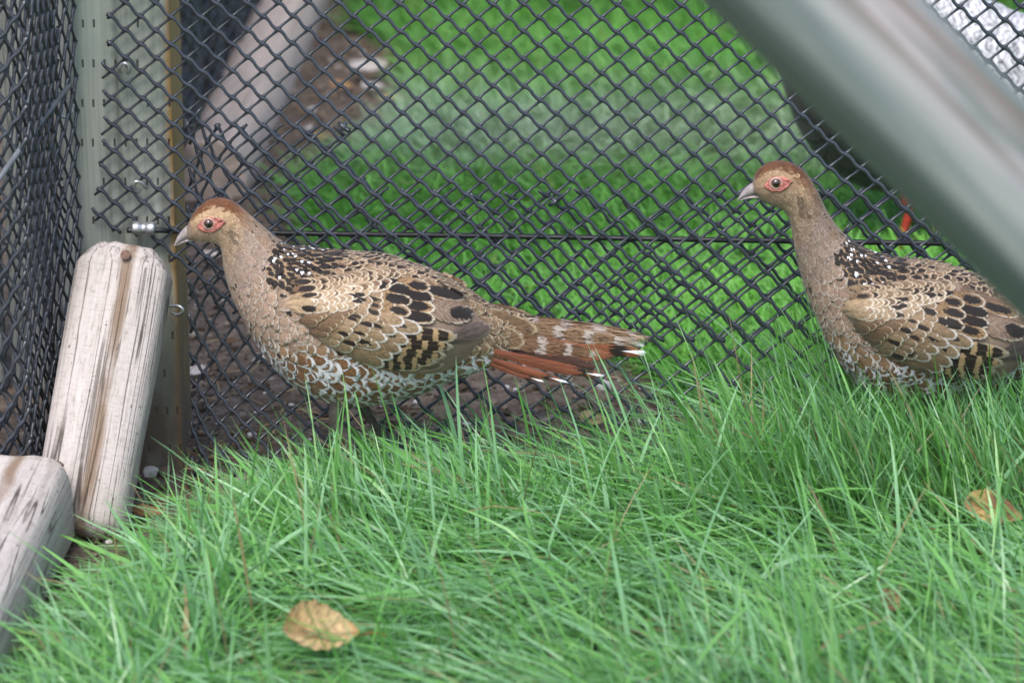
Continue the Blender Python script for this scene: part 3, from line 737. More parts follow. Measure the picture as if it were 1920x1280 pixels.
def feather_px(B, hit, p0, p1, wpx, typ, h0, h1, bend=0.0, mirror=None, fine=1, ragged=0.0):
    """a long feather between two photo points; hit(px, py) gives the place on the bird"""
    tr = np.array([0, .12, .25, .38, .5, .6, .68, .75, .82, .88, .93, .97, 1.0]); wp = wprof(tr); wp[-1] = .05
    uc = np.array([-1, -.66, -.33, 0, .33, .66, 1.])
    p0, p1 = np.array(p0, float), np.array(p1, float); d = p1-p0; L = np.hypot(*d); d /= L; s = np.array([-d[1], d[0]])
    G_ = np.zeros((len(tr), len(uc), 3)); U = np.zeros(G_.shape[:2]); T = np.zeros(G_.shape[:2])
    for a, t in enumerate(tr):
        for b, uu in enumerate(uc):
            rg = ragged*(random.random()-.5)*L*t*.10 if abs(uu) > .3 or t > .95 else 0
            q = p0 + d*(L*t+rg) + s*(wpx*.5*wp[a]*uu + bend*4*t*(1-t))
            loc = hit(q[0], q[1], t); rd = ray(q[0], q[1]).normalized()
            G_[a, b] = loc - rd*(h0 + (h1-h0)*t + .0008*(1-uu*uu)); U[a, b] = uu*wp[a]; T[a, b] = t
    B.add(G_, U, T, typ)
    if mirror is not None:
        Bm, Yb = mirror; g2 = G_.copy(); g2[..., 1] = 2*Yb - g2[..., 1]; Bm.add(g2[:, ::-1], U[:, ::-1], T[:, ::-1], typ)

class Loft:
    """a body along stations (top px, bottom px, half width); one continuous surface"""
    def __init__(s, st, Yb, shrink=.95, n=4, expo=.92):
        A = []
        for (tx, ty), (bx, by), w in st:
            t, b = np.array(W(tx, ty, Yb)), np.array(W(bx, by, Yb)); m = (t+b)/2
            A.append(np.concatenate([m+(t-m)*shrink, m+(b-m)*shrink, [w]]))
        s.N = len(st)-1; s.A = crom(A, n); s.n = n; s.ex = expo; s.Yb = Yb
    def at(s, i, th):
        f = min(max(i*s.n, 0), len(s.A)-1.001); k = int(f); a = s.A[k]*(1-(f-k)) + s.A[k+1]*(f-k)
        t, b, w = a[:3], a[3:6], a[6]; m = (t+b)/2
        sn = math.sin(th); sy = math.copysign(abs(sn)**s.ex, sn)
        return Vector(m + math.cos(th)*(t-m) + np.array([0, w*sy, 0]))
    def mesh(s, nr=40):
        V, F = [], []
        rows = len(s.A)
        for r in range(rows):
            for c in range(nr): V.append(s.at(r/s.n, c/nr*2*math.pi))
        for r in range(rows-1):
            for c in range(nr):
                d = (c+1) % nr; F.append((r*nr+c, (r+1)*nr+c, (r+1)*nr+d, r*nr+d))
        for r in (0, rows-1):
            m = sum((V[r*nr+c] for c in range(nr)), Vector())/nr; V.append(m); ci = len(V)-1
            for c in range(nr):
                d = (c+1) % nr; F.append((ci, r*nr+c, r*nr+d) if r == 0 else (ci, r*nr+d, r*nr+c))
        return V, F
def outward_mesh(V, F):
    bm = bmesh.new(); vs = [bm.verts.new(v) for v in V]
    for f in F: bm.faces.new([vs[i] for i in f])
    bmesh.ops.recalc_face_normals(bm, faces=list(bm.faces)); bm.verts.index_update()
    out = [tuple(v.index for v in f.verts) for f in bm.faces]; bm.free(); return out
BLACKW = dict(base=(.045, .03, .022))
def body_type(px, py, i, q, side_n):
    """plumage by place on the hen: i = station from beak to tail, q = 0 on the back, 1 on the belly"""
    r = random.random()
    if i < 6.2:
        ss = lambda v, lo, hi: (lambda k: k*k*(3-2*k))(min(1, max(0, (v-lo)/(hi-lo))))
        qq = q + .05*(r-.5); back_ = ss(i, 4.0, 6.0)
        crown = np.array([.20, .082, .03])*(.8+.5*random.random()); brow = np.array([.60, .44, .28]); face = np.array([.46, .35, .245]); nape = np.array([.42, .325, .25])
        kc = (1-ss(qq, .085+.006*i, .15+.008*i))*(1-.7*back_); kb = (1-ss(qq, .28, .44))*(1-back_)
        c = face*(1-back_) + nape*back_; c = c*(1-kb) + brow*kb; c = c*(1-kc) + crown*kc
        if .40 < q < .56 and 3.9 < i < 5.6: c = c*.55                       # dusky streak behind the eye
        if q > .80 and i < 4.2: c = c*.35 + .65*np.array([.56, .46, .33])
        return dict(base=tuple(c), rim=tuple(c*1.25), rimw=.14 if r < .5 else 0, mottle=.3+.2*kc)
        if i < 2.2 and q < .6: return dict(base=(.46, .31, .18), mottle=.25)
        if q > .82 and i < 4.2: return dict(base=(.56, .46, .33), mottle=.1)
        return dict(base=(.44, .33, .23) if i < 4.6 else (.42, .325, .25), rim=(.54, .43, .33), rimw=.12, mottle=.28)
    if i < 8.4:
        if q < .10: return dict(base=(.36, .27, .20), rim=(.5, .4, .3), rimw=.1, spot=.35*(r < .4), vc=.7)
        if q > .84: return dict(base=(.34, .26, .20), rim=(.46, .38, .31), rimw=.15, spot=.4*(r < .35), vc=.6)
        return dict(base=(.40, .32, .27), rim=(.46, .38, .33), rimw=.10, mottle=.22)
    if q < .36 and i < 12.2:
        if i < 9.0 and q > .2 and r < .5: return dict(base=(.40, .32, .27), rim=(.5, .42, .36), rimw=.12)
        tip = .30 if (r < .32 and q < .30 and i < 11.3) else 0
        return dict(base=(.44, .315, .20), rim=(.50, .38, .25), rimw=.10, spot=.80-.02*(i-9), vc=.70, us=.95, tip=tip)
    if q < .30 and i < 17:
        return dict(base=(.38, .28, .185) if r < .5 else (.20, .13, .085), rim=(.58, .46, .32), rimw=.15, spot=.55*(r > .45), vc=.55, mottle=.55)
    if i >= 16.6 and q < .72:
        return dict(base=(.31, .235, .15) if r < .6 else (.22, .155, .095), rim=(.44, .36, .25), rimw=.14, mottle=.85, spot=.5*(r < .14), vc=.6)
    fl = (i-11.2)*.9 + (q-.68)*7
    if i > 19.2: return dict(base=(.30, .22, .15), rim=(.55, .53, .50), rimw=.3, mottle=.4)
    if fl > 1.1 or (q > .80 and i > 11.4):
        return dict(base=(.25, .135, .062) if r < .75 else (.36, .24, .14), rim=(.70, .70, .73), rimw=.18+.30*r*r, mottle=.35)
    if fl > .2: return dict(base=(.34, .23, .14), rim=(.62, .58, .53), rimw=.16, spot=.4*(r < .05), vc=.6)
    if q < .52 and r < .30 and i > 9.4: return dict(base=(.40, .305, .225), rim=(.50, .42, .34), rimw=.10, spot=.36, vc=.72)
    if q > .88: return dict(base=(.36, .265, .19), rim=(.56, .47, .38), rimw=.15, spot=.35*(r < .2), vc=.6)
    return dict(base=(.405, .31, .245), rim=(.535, .455, .385), rimw=.11)
def hen_size(i, q):
    L = np.interp(i, [0, 4, 6.5, 8.5, 10, 12.5, 16, 19, 22], [7, 11, 15, 22, 27, 31, 30, 24, 18])
    if q > .55 and i > 11.5: L = L + min(1, (i-11.5)/2)*min(1, (q-.55)/.15)*9
    if q < .38 and 8.2 < i: L = np.interp(i, [8.2, 10, 14, 17, 22], [15, 18, 24, 22, 20])
    return L/1745
def plume(B, loft, bvh, i0, i1, size, typ, c1px, wfac=.74, lift=.0028, step=.44, qfix=None):
    i = i0; row = 0
    while i < i1:
        a, b = loft.at(i, 0), loft.at(i, math.pi); cr = loft.at(i, math.pi/2)
        ra = (a-b).length/2; rb = abs(cr.y-loft.Yb)
        circ = math.pi*(3*(ra+rb)-math.sqrt((3*ra+rb)*(ra+3*rb)))
        L0 = size(i, .6); cnt = max(8, int(circ/(L0*wfac*.60)))
        sp = (loft.at(min(i+.5, loft.N), math.pi/2)-loft.at(max(i-.5, 0), math.pi/2)).length
        for k in range(cnt):
            th = (k + .5*(row % 2) + random.uniform(-.18, .18))/cnt*2*math.pi
            ii = min(loft.N-.01, max(0, i + random.uniform(-.10, .10)))
            P = loft.at(ii, th); q = (1-math.cos(th))/2
            P2 = loft.at(min(ii+.35, loft.N), th); d = P2-P
            if d.length < 1e-6: continue
            d.normalize(); loc, nor, _, _ = bvh.find_nearest(P)
            d = (d - nor*d.dot(nor)).normalized()
            d = (Matrix.Rotation(random.gauss(0, .2), 3, nor) @ d)
            hairy = max(0, min(1, (9-ii)/2)) if wfac < .78 else 0
            L = size(ii, q)*random.uniform(.9, 1.15)*(1+.35*hairy)
            px, py = c1px(P)
            T = typ(px, py, ii, q, nor)
            w = L*wfac*random.uniform(.92, 1.1)*(1-.38*hairy); small = L < .0105
            feather_on(B, bvh, P, d, nor, L*1.25, w*1.15, T, .0002, lift*min(1, L/.013)*(.28+.72*min(1, max(0, (ii-7)/3))), small, .0006*min(1, max(.1, (ii-6)/4)))
        i += step*L0/max(sp, 1e-4); row += 1

HEN = [((351, 423), (353, 450), .008), ((362, 400), (372, 452), .0135), ((380, 381), (388, 454), .0165), ((400, 371), (405, 457), .0185),
       ((425, 372), (414, 465), .019), ((445, 382), (417, 476), .0195), ((462, 396), (418, 490), .0195), ((480, 411), (420, 507), .0215), ((500, 430), (427, 535), .027),
       ((522, 450), (442, 569), .035), ((550, 464), (461, 602), .044), ((585, 468), (485, 642), .054), ((620, 471), (515, 685), .060),
       ((655, 473), (555, 722), .064), ((690, 477), (605, 747), .066), ((725, 482), (655, 758), .065), ((760, 492), (715, 752), .062),
       ((800, 505), (775, 738), .055), ((840, 524), (830, 716), .045), ((880, 547), (880, 698), .034), ((915, 571), (918, 684), .024),
       ((950, 584), (945, 672), .016), ((985, 592), (975, 662), .009)]
HEN2 = [((1411, 341), (1414, 362), .008), ((1418, 322), (1430, 377), .013), ((1437, 306), (1450, 387), .016), ((1462, 300), (1466, 393), .018),
        ((1490, 307), (1478, 408), .0185), ((1513, 325), (1483, 425), .0185), ((1531, 353), (1487, 450), .0185), ((1547, 386), (1492, 482), .0195), ((1566, 418), (1501, 515), .023),
        ((1586, 441), (1514, 553), .030), ((1610, 460), (1530, 596), .040), ((1640, 474), (1553, 643), .050), ((1672, 482), (1583, 690), .057),
        ((1702, 486), (1618, 725), .061), ((1732, 489), (1660, 745), .063), ((1764, 493), (1705, 754), .062), ((1798, 502), (1755, 752), .059),
        ((1836, 517), (1812, 740), .053), ((1876, 536), (1866, 720), .044), ((1916, 559), (1916, 703), .033), ((1951, 583), (1954, 690), .024),
        ((1986, 596), (1981, 678), .016), ((2021, 604), (2011, 668), .009)]
# the folded wing: top px, bottom px, depth in front of the bird's middle at centre / top / bottom
WING = [((545, 548), (550, 585), .052, .050, .050), ((575, 530), (592, 632), .068, .055, .058), ((620, 521), (650, 668), .075, .054, .064), ((680, 506), (715, 693), .078, .046, .066),
        ((740, 500), (780, 701), .075, .036, .060), ((800, 512), (830, 697), .066, .028, .050), ((850, 537), (868, 676), .052, .022, .038), ((893, 588), (903, 642), .034, .022, .028), ((915, 612), (918, 622), .022, .020, .020)]
CRM, TAN, GOLD = (.60, .49, .35), (.43, .33, .215), (.45, .31, .165)
WHT = (.66, .62, .57)
BIG = dict(
    gold=dict(base=GOLD, rim=(.62, .54, .42), rimw=.09, mottle=.8, spot=.66, vc=.62, us=.9),
    tan=dict(base=(.42, .325, .215), rim=WHT, rimw=.12, spot=.36, vc=.5, mottle=.4),
    plain=dict(base=(.36, .27, .17), rim=WHT, rimw=.13, mottle=.3),
    tert=dict(base=(.38, .295, .235), rim=(.52, .43, .34), rimw=.08, spot=.40, vc=.80, us=.8, mottle=.4),
    sec=dict(base=(.035, .022, .016), rim=(.50, .41, .30), rimw=.13, bar=(.40, .27, .14), freq=4.2, mottle=.1),
    prim=dict(base=(.21, .15, .11), rim=(.42, .33, .25), rimw=.10, mottle=.1),
    mauve=dict(base=(.165, .130, .128), rim=(.30, .24, .20), rimw=.06),
    back=dict(base=(.27, .185, .12), rim=(.46, .34, .22), rimw=.09, mottle=.35),
    tail=dict(base=(.33, .225, .145), rim=(.40, .30, .22), rimw=.05, bar=(.46, .39, .345), freq=5.2, mottle=.95),
    tail_red=dict(base=(.25, .15, .095), bar=(.46, .38, .33), freq=5.0, mottle=.75, rim=(.25, .09, .045), rimw=.22),
    chest=dict(base=(.25, .085, .045), mottle=.05, spot=.13, vc=.80, us=0.0, tip=.17),
    chest2=dict(base=(.25, .085, .045), spot=.11, vc=.76, us=0.0, tip=.24),
    chest_tip=dict(base=(.31, .12, .055), spot=.20, vc=.74, us=0.0, tip=.22, mottle=.2),
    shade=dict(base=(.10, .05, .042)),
)
WING_BIG = [  # start, tip, width, kind, layer: laid from the lowest feather to the topmost
    ((845, 640), (922, 611), 27, 'mauve', 1), ((842, 630), (912, 604), 20, 'mauve', 1.4), ((700, 690), (836, 684), 22, 'prim', 1), ((705, 685), (826, 677), 20, 'prim', 1.4),
    ((700, 678), (792, 688), 24, 'sec', 2.0), ((708, 668), (820, 679), 25, 'sec', 2.6), ((715, 655), (838, 668), 26, 'sec', 3.2), ((722, 640), (852, 651), 27, 'sec', 3.8), ((735, 622), (860, 632), 30, 'sec', 4.4),
    ((792, 545), (892, 573), 34, 'back', 3.4), ((760, 512), (878, 552), 20, 'back', 3.8), ((795, 572), (889, 592), 46, 'tert', 4.6), ((780, 535), (874, 557), 27, 'gold', 5.0),
    ((650, 655), (722, 686), 27, 'plain', 4.6), ((668, 640), (738, 672), 27, 'plain', 5.0), ((682, 628), (754, 660), 27, 'plain', 5.4), ((696, 612), (767, 643), 27, 'tan', 5.8), ((712, 598), (792, 620), 30, 'tan', 6.2),
    ((732, 580), (817, 600), 29, 'gold', 6.4), ((735, 562), (818, 580), 28, 'gold', 6.8), ((738, 545), (816, 560), 28, 'gold', 7.2), ((742, 527), (808, 540), 27, 'gold', 7.6),
    ((640, 628), (714, 652), 25, 'tan', 6.2), ((652, 612), (728, 638), 25, 'plain', 6.6), ((670, 598), (746, 624), 26, 'tan', 7.0), ((690, 586), (760, 606), 26, 'plain', 7.4), ((702, 570), (772, 588), 26, 'gold', 7.6), ((706, 552), (774, 566), 25, 'gold', 8.0), ((708, 534), (769, 545), 24, 'gold', 8.4),
]
def wing_small():
    """rows of small coverts and scapulars, from the hindmost to the shoulder: start px, tip px, width, kind, layer"""
    out = []
    rows = [  # tip polyline, direction, length, width, base colour kind
        ([(690, 648), (712, 626), (728, 604), (738, 585), (742, 566), (742, 548)], (30, 9), 52, 22, 'cov', 8.6),
        ([(662, 655), (684, 634), (702, 612), (714, 592), (720, 572), (720, 554)], (30, 9), 46, 20, 'cov', 9.2),
        ([(640, 644), (660, 622), (678, 602), (692, 584), (698, 568)], (30, 8), 42, 19, 'cov', 9.8),
        ([(618, 628), (640, 606), (658, 590), (672, 576)], (30, 6), 38, 18, 'dull', 10.4),
        ([(598, 606), (618, 590), (640, 578), (655, 574)], (30, 4), 36, 18, 'dull', 11.0),
        ([(595, 580), (622, 578), (650, 575), (672, 570), (690, 560)], (30, 2), 50, 20, 'cream', 11.6),
        ([(590, 566), (616, 566), (640, 562), (662, 556), (690, 548), (712, 540), (735, 534)], (30, -3), 56, 19, 'cream', 12.2),
        ([(600, 552), (630, 550), (660, 543), (690, 536), (720, 530), (746, 524)], (30, -4), 58, 18, 'creamd', 12.8),
        ([(598, 538), (625, 535), (655, 529), (690, 522), (722, 517), (752, 512)], (30, -3), 48, 17, 'buff', 13.4),
        ([(590, 527), (620, 525), (650, 520), (685, 514), (715, 510), (745, 509)], (30, -1), 42, 14, 'buff', 14.0),
    ]
    for tips, d, L, w, kind, lay in rows:
        tp = crom(tips, 6); seg = np.concatenate([[0], np.cumsum(np.hypot(*np.diff(tp, axis=0).T))])
        n = max(3, int(seg[-1]/(w*.56)))
        dd = np.array(d)/np.hypot(*d)
        for k in range(n+1):
            s_ = seg[-1]*k/n; t = np.array([np.interp(s_, seg, tp[:, 0]), np.interp(s_, seg, tp[:, 1])]) + np.array([random.uniform(-3, 3), random.uniform(-2.5, 2.5)])
            r = random.random()
            if kind == 'cov': T = dict(base=TAN if r < .7 else (.29, .20, .115), rim=(.66, .59, .49), rimw=.11, spot=.5*(r > .62), vc=.62, mottle=.45)
            elif kind == 'dull': T = dict(base=(.275, .185, .115), rim=(.50, .39, .26), rimw=.12, mottle=.6)
            elif kind == 'cream': T = dict(base=(.53, .42, .285), rim=(.74, .66, .54), rimw=.11, spot=.55*(r > .80), vc=.75, mottle=.2)
            elif kind == 'creamd': T = dict(base=(.54, .42, .275) if r > .2 else (.24, .16, .10), rim=(.74, .64, .50), rimw=.12, spot=.6*(r > .62), vc=.7, mottle=.35)
            else: T = dict(base=(.40, .295, .19) if r < .5 else (.20, .13, .08), rim=(.60, .48, .33), rimw=.15, spot=.6*(r > .4), vc=.5, mottle=.6)
            out.append((tuple(t-dd*L), tuple(t), w*random.uniform(.9, 1.1), T, lay + .05*k/n))
    return out
TAIL = [  # start, tip, width, depth at root, depth at tip, kind, bend
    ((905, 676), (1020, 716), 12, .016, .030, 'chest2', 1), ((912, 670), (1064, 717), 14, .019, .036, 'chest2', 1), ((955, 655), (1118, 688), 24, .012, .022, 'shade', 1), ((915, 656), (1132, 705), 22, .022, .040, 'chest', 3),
    ((985, 636), (1212, 662), 27, .010, .014, 'chest_tip', 2), ((900, 626), (1150, 669), 36, .014, .020, 'tail_red', 2), ((895, 607), (1195, 645), 36, .010, .013, 'tail', 2), ((890, 594), (1216, 637), 27, .004, .005, 'tail', 1),
    ((885, 590), (1010, 622), 40, .013, .012, 'back', 0), ((880, 610), (985, 645), 42, .018, .016, 'back', 0), ((875, 640), (950, 668), 40, .021, .018, 'back', 0),
]
def simil(b0, b1, t0, t1):       # similarity that carries segment b0-b1 on to t0-t1
    a0, a1, c0, c1 = complex(*b0), complex(*b1), complex(*t0), complex(*t1); k = (c1-c0)/(a1-a0)
    return lambda p: ((lambda z: (z.real, z.imag))(c0 + (complex(*p)-a0)*k))
def leg_parts(root, hip, knee, ankle, foot, fwd, mat, thigh_mat, sc_=1.0):
    """feathered thigh, bare shank and four toes, one leg as one mesh"""
    pts = crom([hip, knee, ankle, foot], 5); rr = np.interp(np.linspace(0, 3, len(pts)), [0, .5, 1.0, 1.6, 2.1, 3], [.015, .0115, .0070, .0044, .0042, .0040])*sc_
    parts = [tube(pts, rr, 10)]
    f = np.array(foot)
    for a, l in ((0, .046), (.55, .040), (-.55, .040), (math.pi, .018)):
        d = np.array([fwd*math.cos(a), math.sin(a), 0])
        p = [f + [0, 0, .004], f + d*l*.35*sc_ + [0, 0, .008], f + d*l*.75*sc_ + [0, 0, .004], f + d*l*sc_ + [0, 0, .0012]]
        parts.append(tube(crom(p, 3), np.linspace(.0036, .0012, 10)*sc_, 7))
    v, fc = merge(parts); return mk('leg', v, fc, mat, root)
def eye_set(root, hitf, cx, cy, Yb, px_per_m, patch, lidless=False, skin='skin'):
    c = hitf(cx, cy, 0)
    for sgn in (-1, 1):
        dy = (c.y - Yb)*(1 if sgn < 0 else -1)
        p = Vector((c.x, Yb + dy - sgn*(-.0022) if sgn > 0 else Yb + dy + .0022, c.z))
        p.y = Yb + dy + (.0004 if sgn < 0 else -.0004)
        bm = bmesh.new(); bmesh.ops.create_uvsphere(bm, u_segments=24, v_segments=16, radius=.0053)
        me = bpy.data.meshes.new('eye'); bm.to_mesh(me); bm.free(); me.materials.append(M['eye']); me.polygons.foreach_set('use_smooth', [True]*len(me.polygons))
        o = bpy.data.objects.new('eye', me); C.objects.link(o); o.parent = root; o.location = p - Vector(woff(root))
        th = np.linspace(0, 2*math.pi, 25); ring = np.stack([p.x + .0058*np.cos(th), np.full(25, p.y + sgn*.0018), p.z + .0054*np.sin(th)], 1)
        v, f = tube(ring, .00125, 8, False); mk('eyelid', v, f, M['lid'], root)
        # bare red skin: rounded in front, drawn to a point behind
        n = 28; rad = [0, .35, .6, .8, .93, 1.0]; V = []; F = []
        for r_ in rad:
            for k in range(n):
                a = k/n*2*math.pi; ca_, sa_ = math.cos(a), math.sin(a)
                x = patch[0] + r_*(patch[2]*ca_*(1.0 if ca_ < 0 else 1.12)); y = patch[1] + r_*(patch[3]*sa_*(1-.55*max(0, ca_)**2)*(1-.25*max(0, -ca_)**2)) - r_*5*max(0, ca_)**2 + r_*4*max(0, -ca_)**2
                x += r_*1.6*math.sin(a*7+1); y += r_*1.2*math.sin(a*9+2); h = hitf(x, y, 0); up = (.0017 if r_ < .95 else .0003) + .0006*math.sin(r_*9)
                yy = h.y - up
                V.append((h.x, yy if sgn < 0 else 2*Yb - yy, h.z))
        for a in range(len(rad)-1):
            for k in range(n):
                l = (k+1) % n; F.append((a*n+k, a*n+l, (a+1)*n+l, (a+1)*n+k))
        mk('eye_skin', V, F, M[skin], root)
def hen(st, Yb, off, label, group, eye, beak_map, head_patch, tone=1.0, droop=0.0):
    ox, oy = off; TONE[0] = tone
    c0 = W((st[14][0][0]+st[14][1][0])/2, 600, Yb); root = empty('pheasant', (c0.x, Yb, 0))
    tag(root, label, 'pheasant', group)
    loft = Loft(st, Yb); V, F = loft.mesh(); F = outward_mesh(V, F)
    mk('body', V, F, M['down'], root); bvh = BVHTree.FromPolygons(V, F)
    def body_hit(px, py, t=0, bv=bvh):
        loc, nor, _, d = bv.ray_cast(CAMP, ray(px, py).normalized())
        return loc if loc is not None else W(px, py, Yb-.012)
    B = Feathers()
    def c1(P):
        a, b = PXA(P.x, P.y, P.z); return a-ox, b-oy
    plume(B, loft, bvh, .7, loft.N-.2, hen_size, body_type, c1)
    B.build('plumage', root, 'stuff')
    # wings
    A = []
    for (tx, ty), (bx, by), ym, yt, yb in WING: A.append([tx+ox, ty+oy, bx+ox, by+oy, ym, yt, yb])
    A = crom(A, 4); nb = 14; WV = []
    for a in A:                      # the wing's upper and lower edges lie on the body
        loc = bvh.ray_cast(CAMP, ray(a[0], a[1]).normalized())[0]; a[5] = (Yb-loc.y)+.002 if loc is not None else .008
        loc = bvh.ray_cast(CAMP, ray(a[2], a[3]).normalized())[0]; a[6] = max(a[6], (Yb-loc.y)+.003) if loc is not None else a[6]
        a[4] = max(a[4], .5*(a[5]+a[6]))
    for a in A:
        for k in range(nb+1):
            b = k/nb; yv = a[5]*(1-b)**2*1 + a[6]*b**2 + (2*a[4]-.5*(a[5]+a[6]))*2*b*(1-b)*.5 + 0
            yq = (1-b)*(1-2*b)*a[5] + 4*b*(1-b)*a[4] + b*(2*b-1)*a[6]
            WV.append(W(a[0]+(a[2]-a[0])*b, a[1]+(a[3]-a[1])*b, Yb - yq))
    WF = [(r*(nb+1)+k, r*(nb+1)+k+1, (r+1)*(nb+1)+k+1, (r+1)*(nb+1)+k) for r in range(len(A)-1) for k in range(nb)]
    # give the wing shell its inner face
    m0 = len(WV); WI = [Vector((v.x, v.y+.006, v.z)) for v in WV]
    WF2 = WF + [tuple(m0+i for i in reversed(f)) for f in WF]
    wb = BVHTree.FromPolygons(WV + V, WF + [tuple(i+m0 for i in f) for f in F])
    wings = []
    for sgn in (-1, 1):
        vv = WV + WI
        if sgn > 0: vv = [Vector((v.x, 2*Yb-v.y, v.z)) for v in vv]
        wings.append(mk('wing', vv, WF2, M['down'], root))
    def whit(px, py, t=0):
        loc, nor, _, d = wb.ray_cast(CAMP, ray(px, py).normalized())
        if loc is not None and loc.y < Yb-.004 and abs(nor.dot(ray(px, py).normalized())) > .12: return loc
        p = W(px, py, Yb-.020)
        loc, nor, _, d = wb.find_nearest(p)
        return p if px-ox > 880 else loc + (p-loc)*min(1, .004/max(d, 1e-6))
    O = lambda p: (560+ox+(p[0]-560)*math.cos(droop)-(p[1]-560)*math.sin(droop), 560+oy+(p[0]-560)*math.sin(droop)+(p[1]-560)*math.cos(droop)) if droop else (p[0]+ox, p[1]+oy)
    for p0, p1, w, kind, lay in WING_BIG:
        b1, b2 = Feathers(), Feathers()
        h = .0008 + .00042*lay
        feather_px(b1, whit, O(p0), O(p1), w, BIG[kind], h-.0004, h+.0012, 0, (b2, Yb))
        nm = 'flight_feather' if kind in ('sec', 'prim', 'mauve', 'tert', 'back') else 'covert_feather'
        b1.build(nm, wings[0]); b2.build(nm, wings[1])
    b1, b2 = Feathers(), Feathers()
    for p0, p1, w, T, lay in wing_small():
        h = .0008 + .00034*lay
        feather_px(b1, whit, O(p0), O(p1), w, T, h-.0014, h+.0006, 0, (b2, Yb))
    b1.build('covert_feathers', wings[0], 'stuff'); b2.build('covert_feathers', wings[1], 'stuff')
    # tail
    tl = empty('tail', (0, 0, 0)); tl.parent = root; tp = W(900+ox, 620+oy, Yb); tl.location = tp - Vector(woff(root))
    for k, (p0, p1, w, y0, y1, kind, bend) in enumerate(TAIL):
        b1, b2 = Feathers(), Feathers()
        feather_px(b1, lambda px, py, t: W(px, py, Yb-(y0+(y1-y0)*t)), O(p0), O(p1), w, BIG[kind], 0, .0004, bend, (b2, Yb), ragged=.5 if kind != 'back' else .3)
        b1.build('tail_feather', tl); b2.build('tail_feather', tl)
    # beak
    bm_ = beak_map
    up = [((356, 420), (374, 441), .0068), ((348, 425), (360, 444), .0060), ((340, 433), (348, 448), .0046), ((333, 443), (338, 453), .0030), ((328.5, 453), (331, 459), .0016), ((326, 461), (327.5, 462.5), .0005)]
    lo = [((376, 441), (372, 451), .0058), ((356, 445), (354, 452.5), .0048), ((342, 451), (341, 456.5), .0030), ((331, 459), (331.5, 461), .0010)]
    bk = empty('beak', (0, 0, 0)); bk.parent = root; bk.location = W(*bm_((356, 435)), Yb) - Vector(woff(root))
    for nm, stn in (('upper_mandible', up), ('lower_mandible', lo)):
        l2 = Loft([(bm_(a), bm_(b), w) for a, b, w in stn], Yb, 1.0, 4, 1.0); v, f = l2.mesh(20); mk(nm, v, outward_mesh(v, f), M['horn'], bk)
    eye_set(root, body_hit, eye[0], eye[1], Yb, 1745, head_patch)
    # legs
    for k, (lx, sgn) in enumerate(((st[14][1][0]+48, -1), (st[14][1][0]+92, 1))):
        p = W(lx, 720, Yb); y = Yb + sgn*.030
        leg_parts(root, (p.x, y, p.z), (p.x-.012, y-.002*sgn, p.z-.03), (p.x+.008, y, .055), (p.x-.004, y, float(gz(p.x, y))+.003), -1, M['leg'], None)
    return root
YB1, YB2 = YF - .088, YF - .086
hen(HEN, YB1, (0, 0), 'brown scaly hen pheasant stretched level beside the post, chestnut tail showing', 'hen pheasants in front of the fence', (391.5, 419), lambda p: p, (395, 421, 25, 14.5))
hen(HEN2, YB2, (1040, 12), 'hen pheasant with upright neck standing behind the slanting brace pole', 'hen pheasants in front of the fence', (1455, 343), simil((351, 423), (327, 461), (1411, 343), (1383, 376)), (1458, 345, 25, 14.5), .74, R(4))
TONE[0] = 1.0

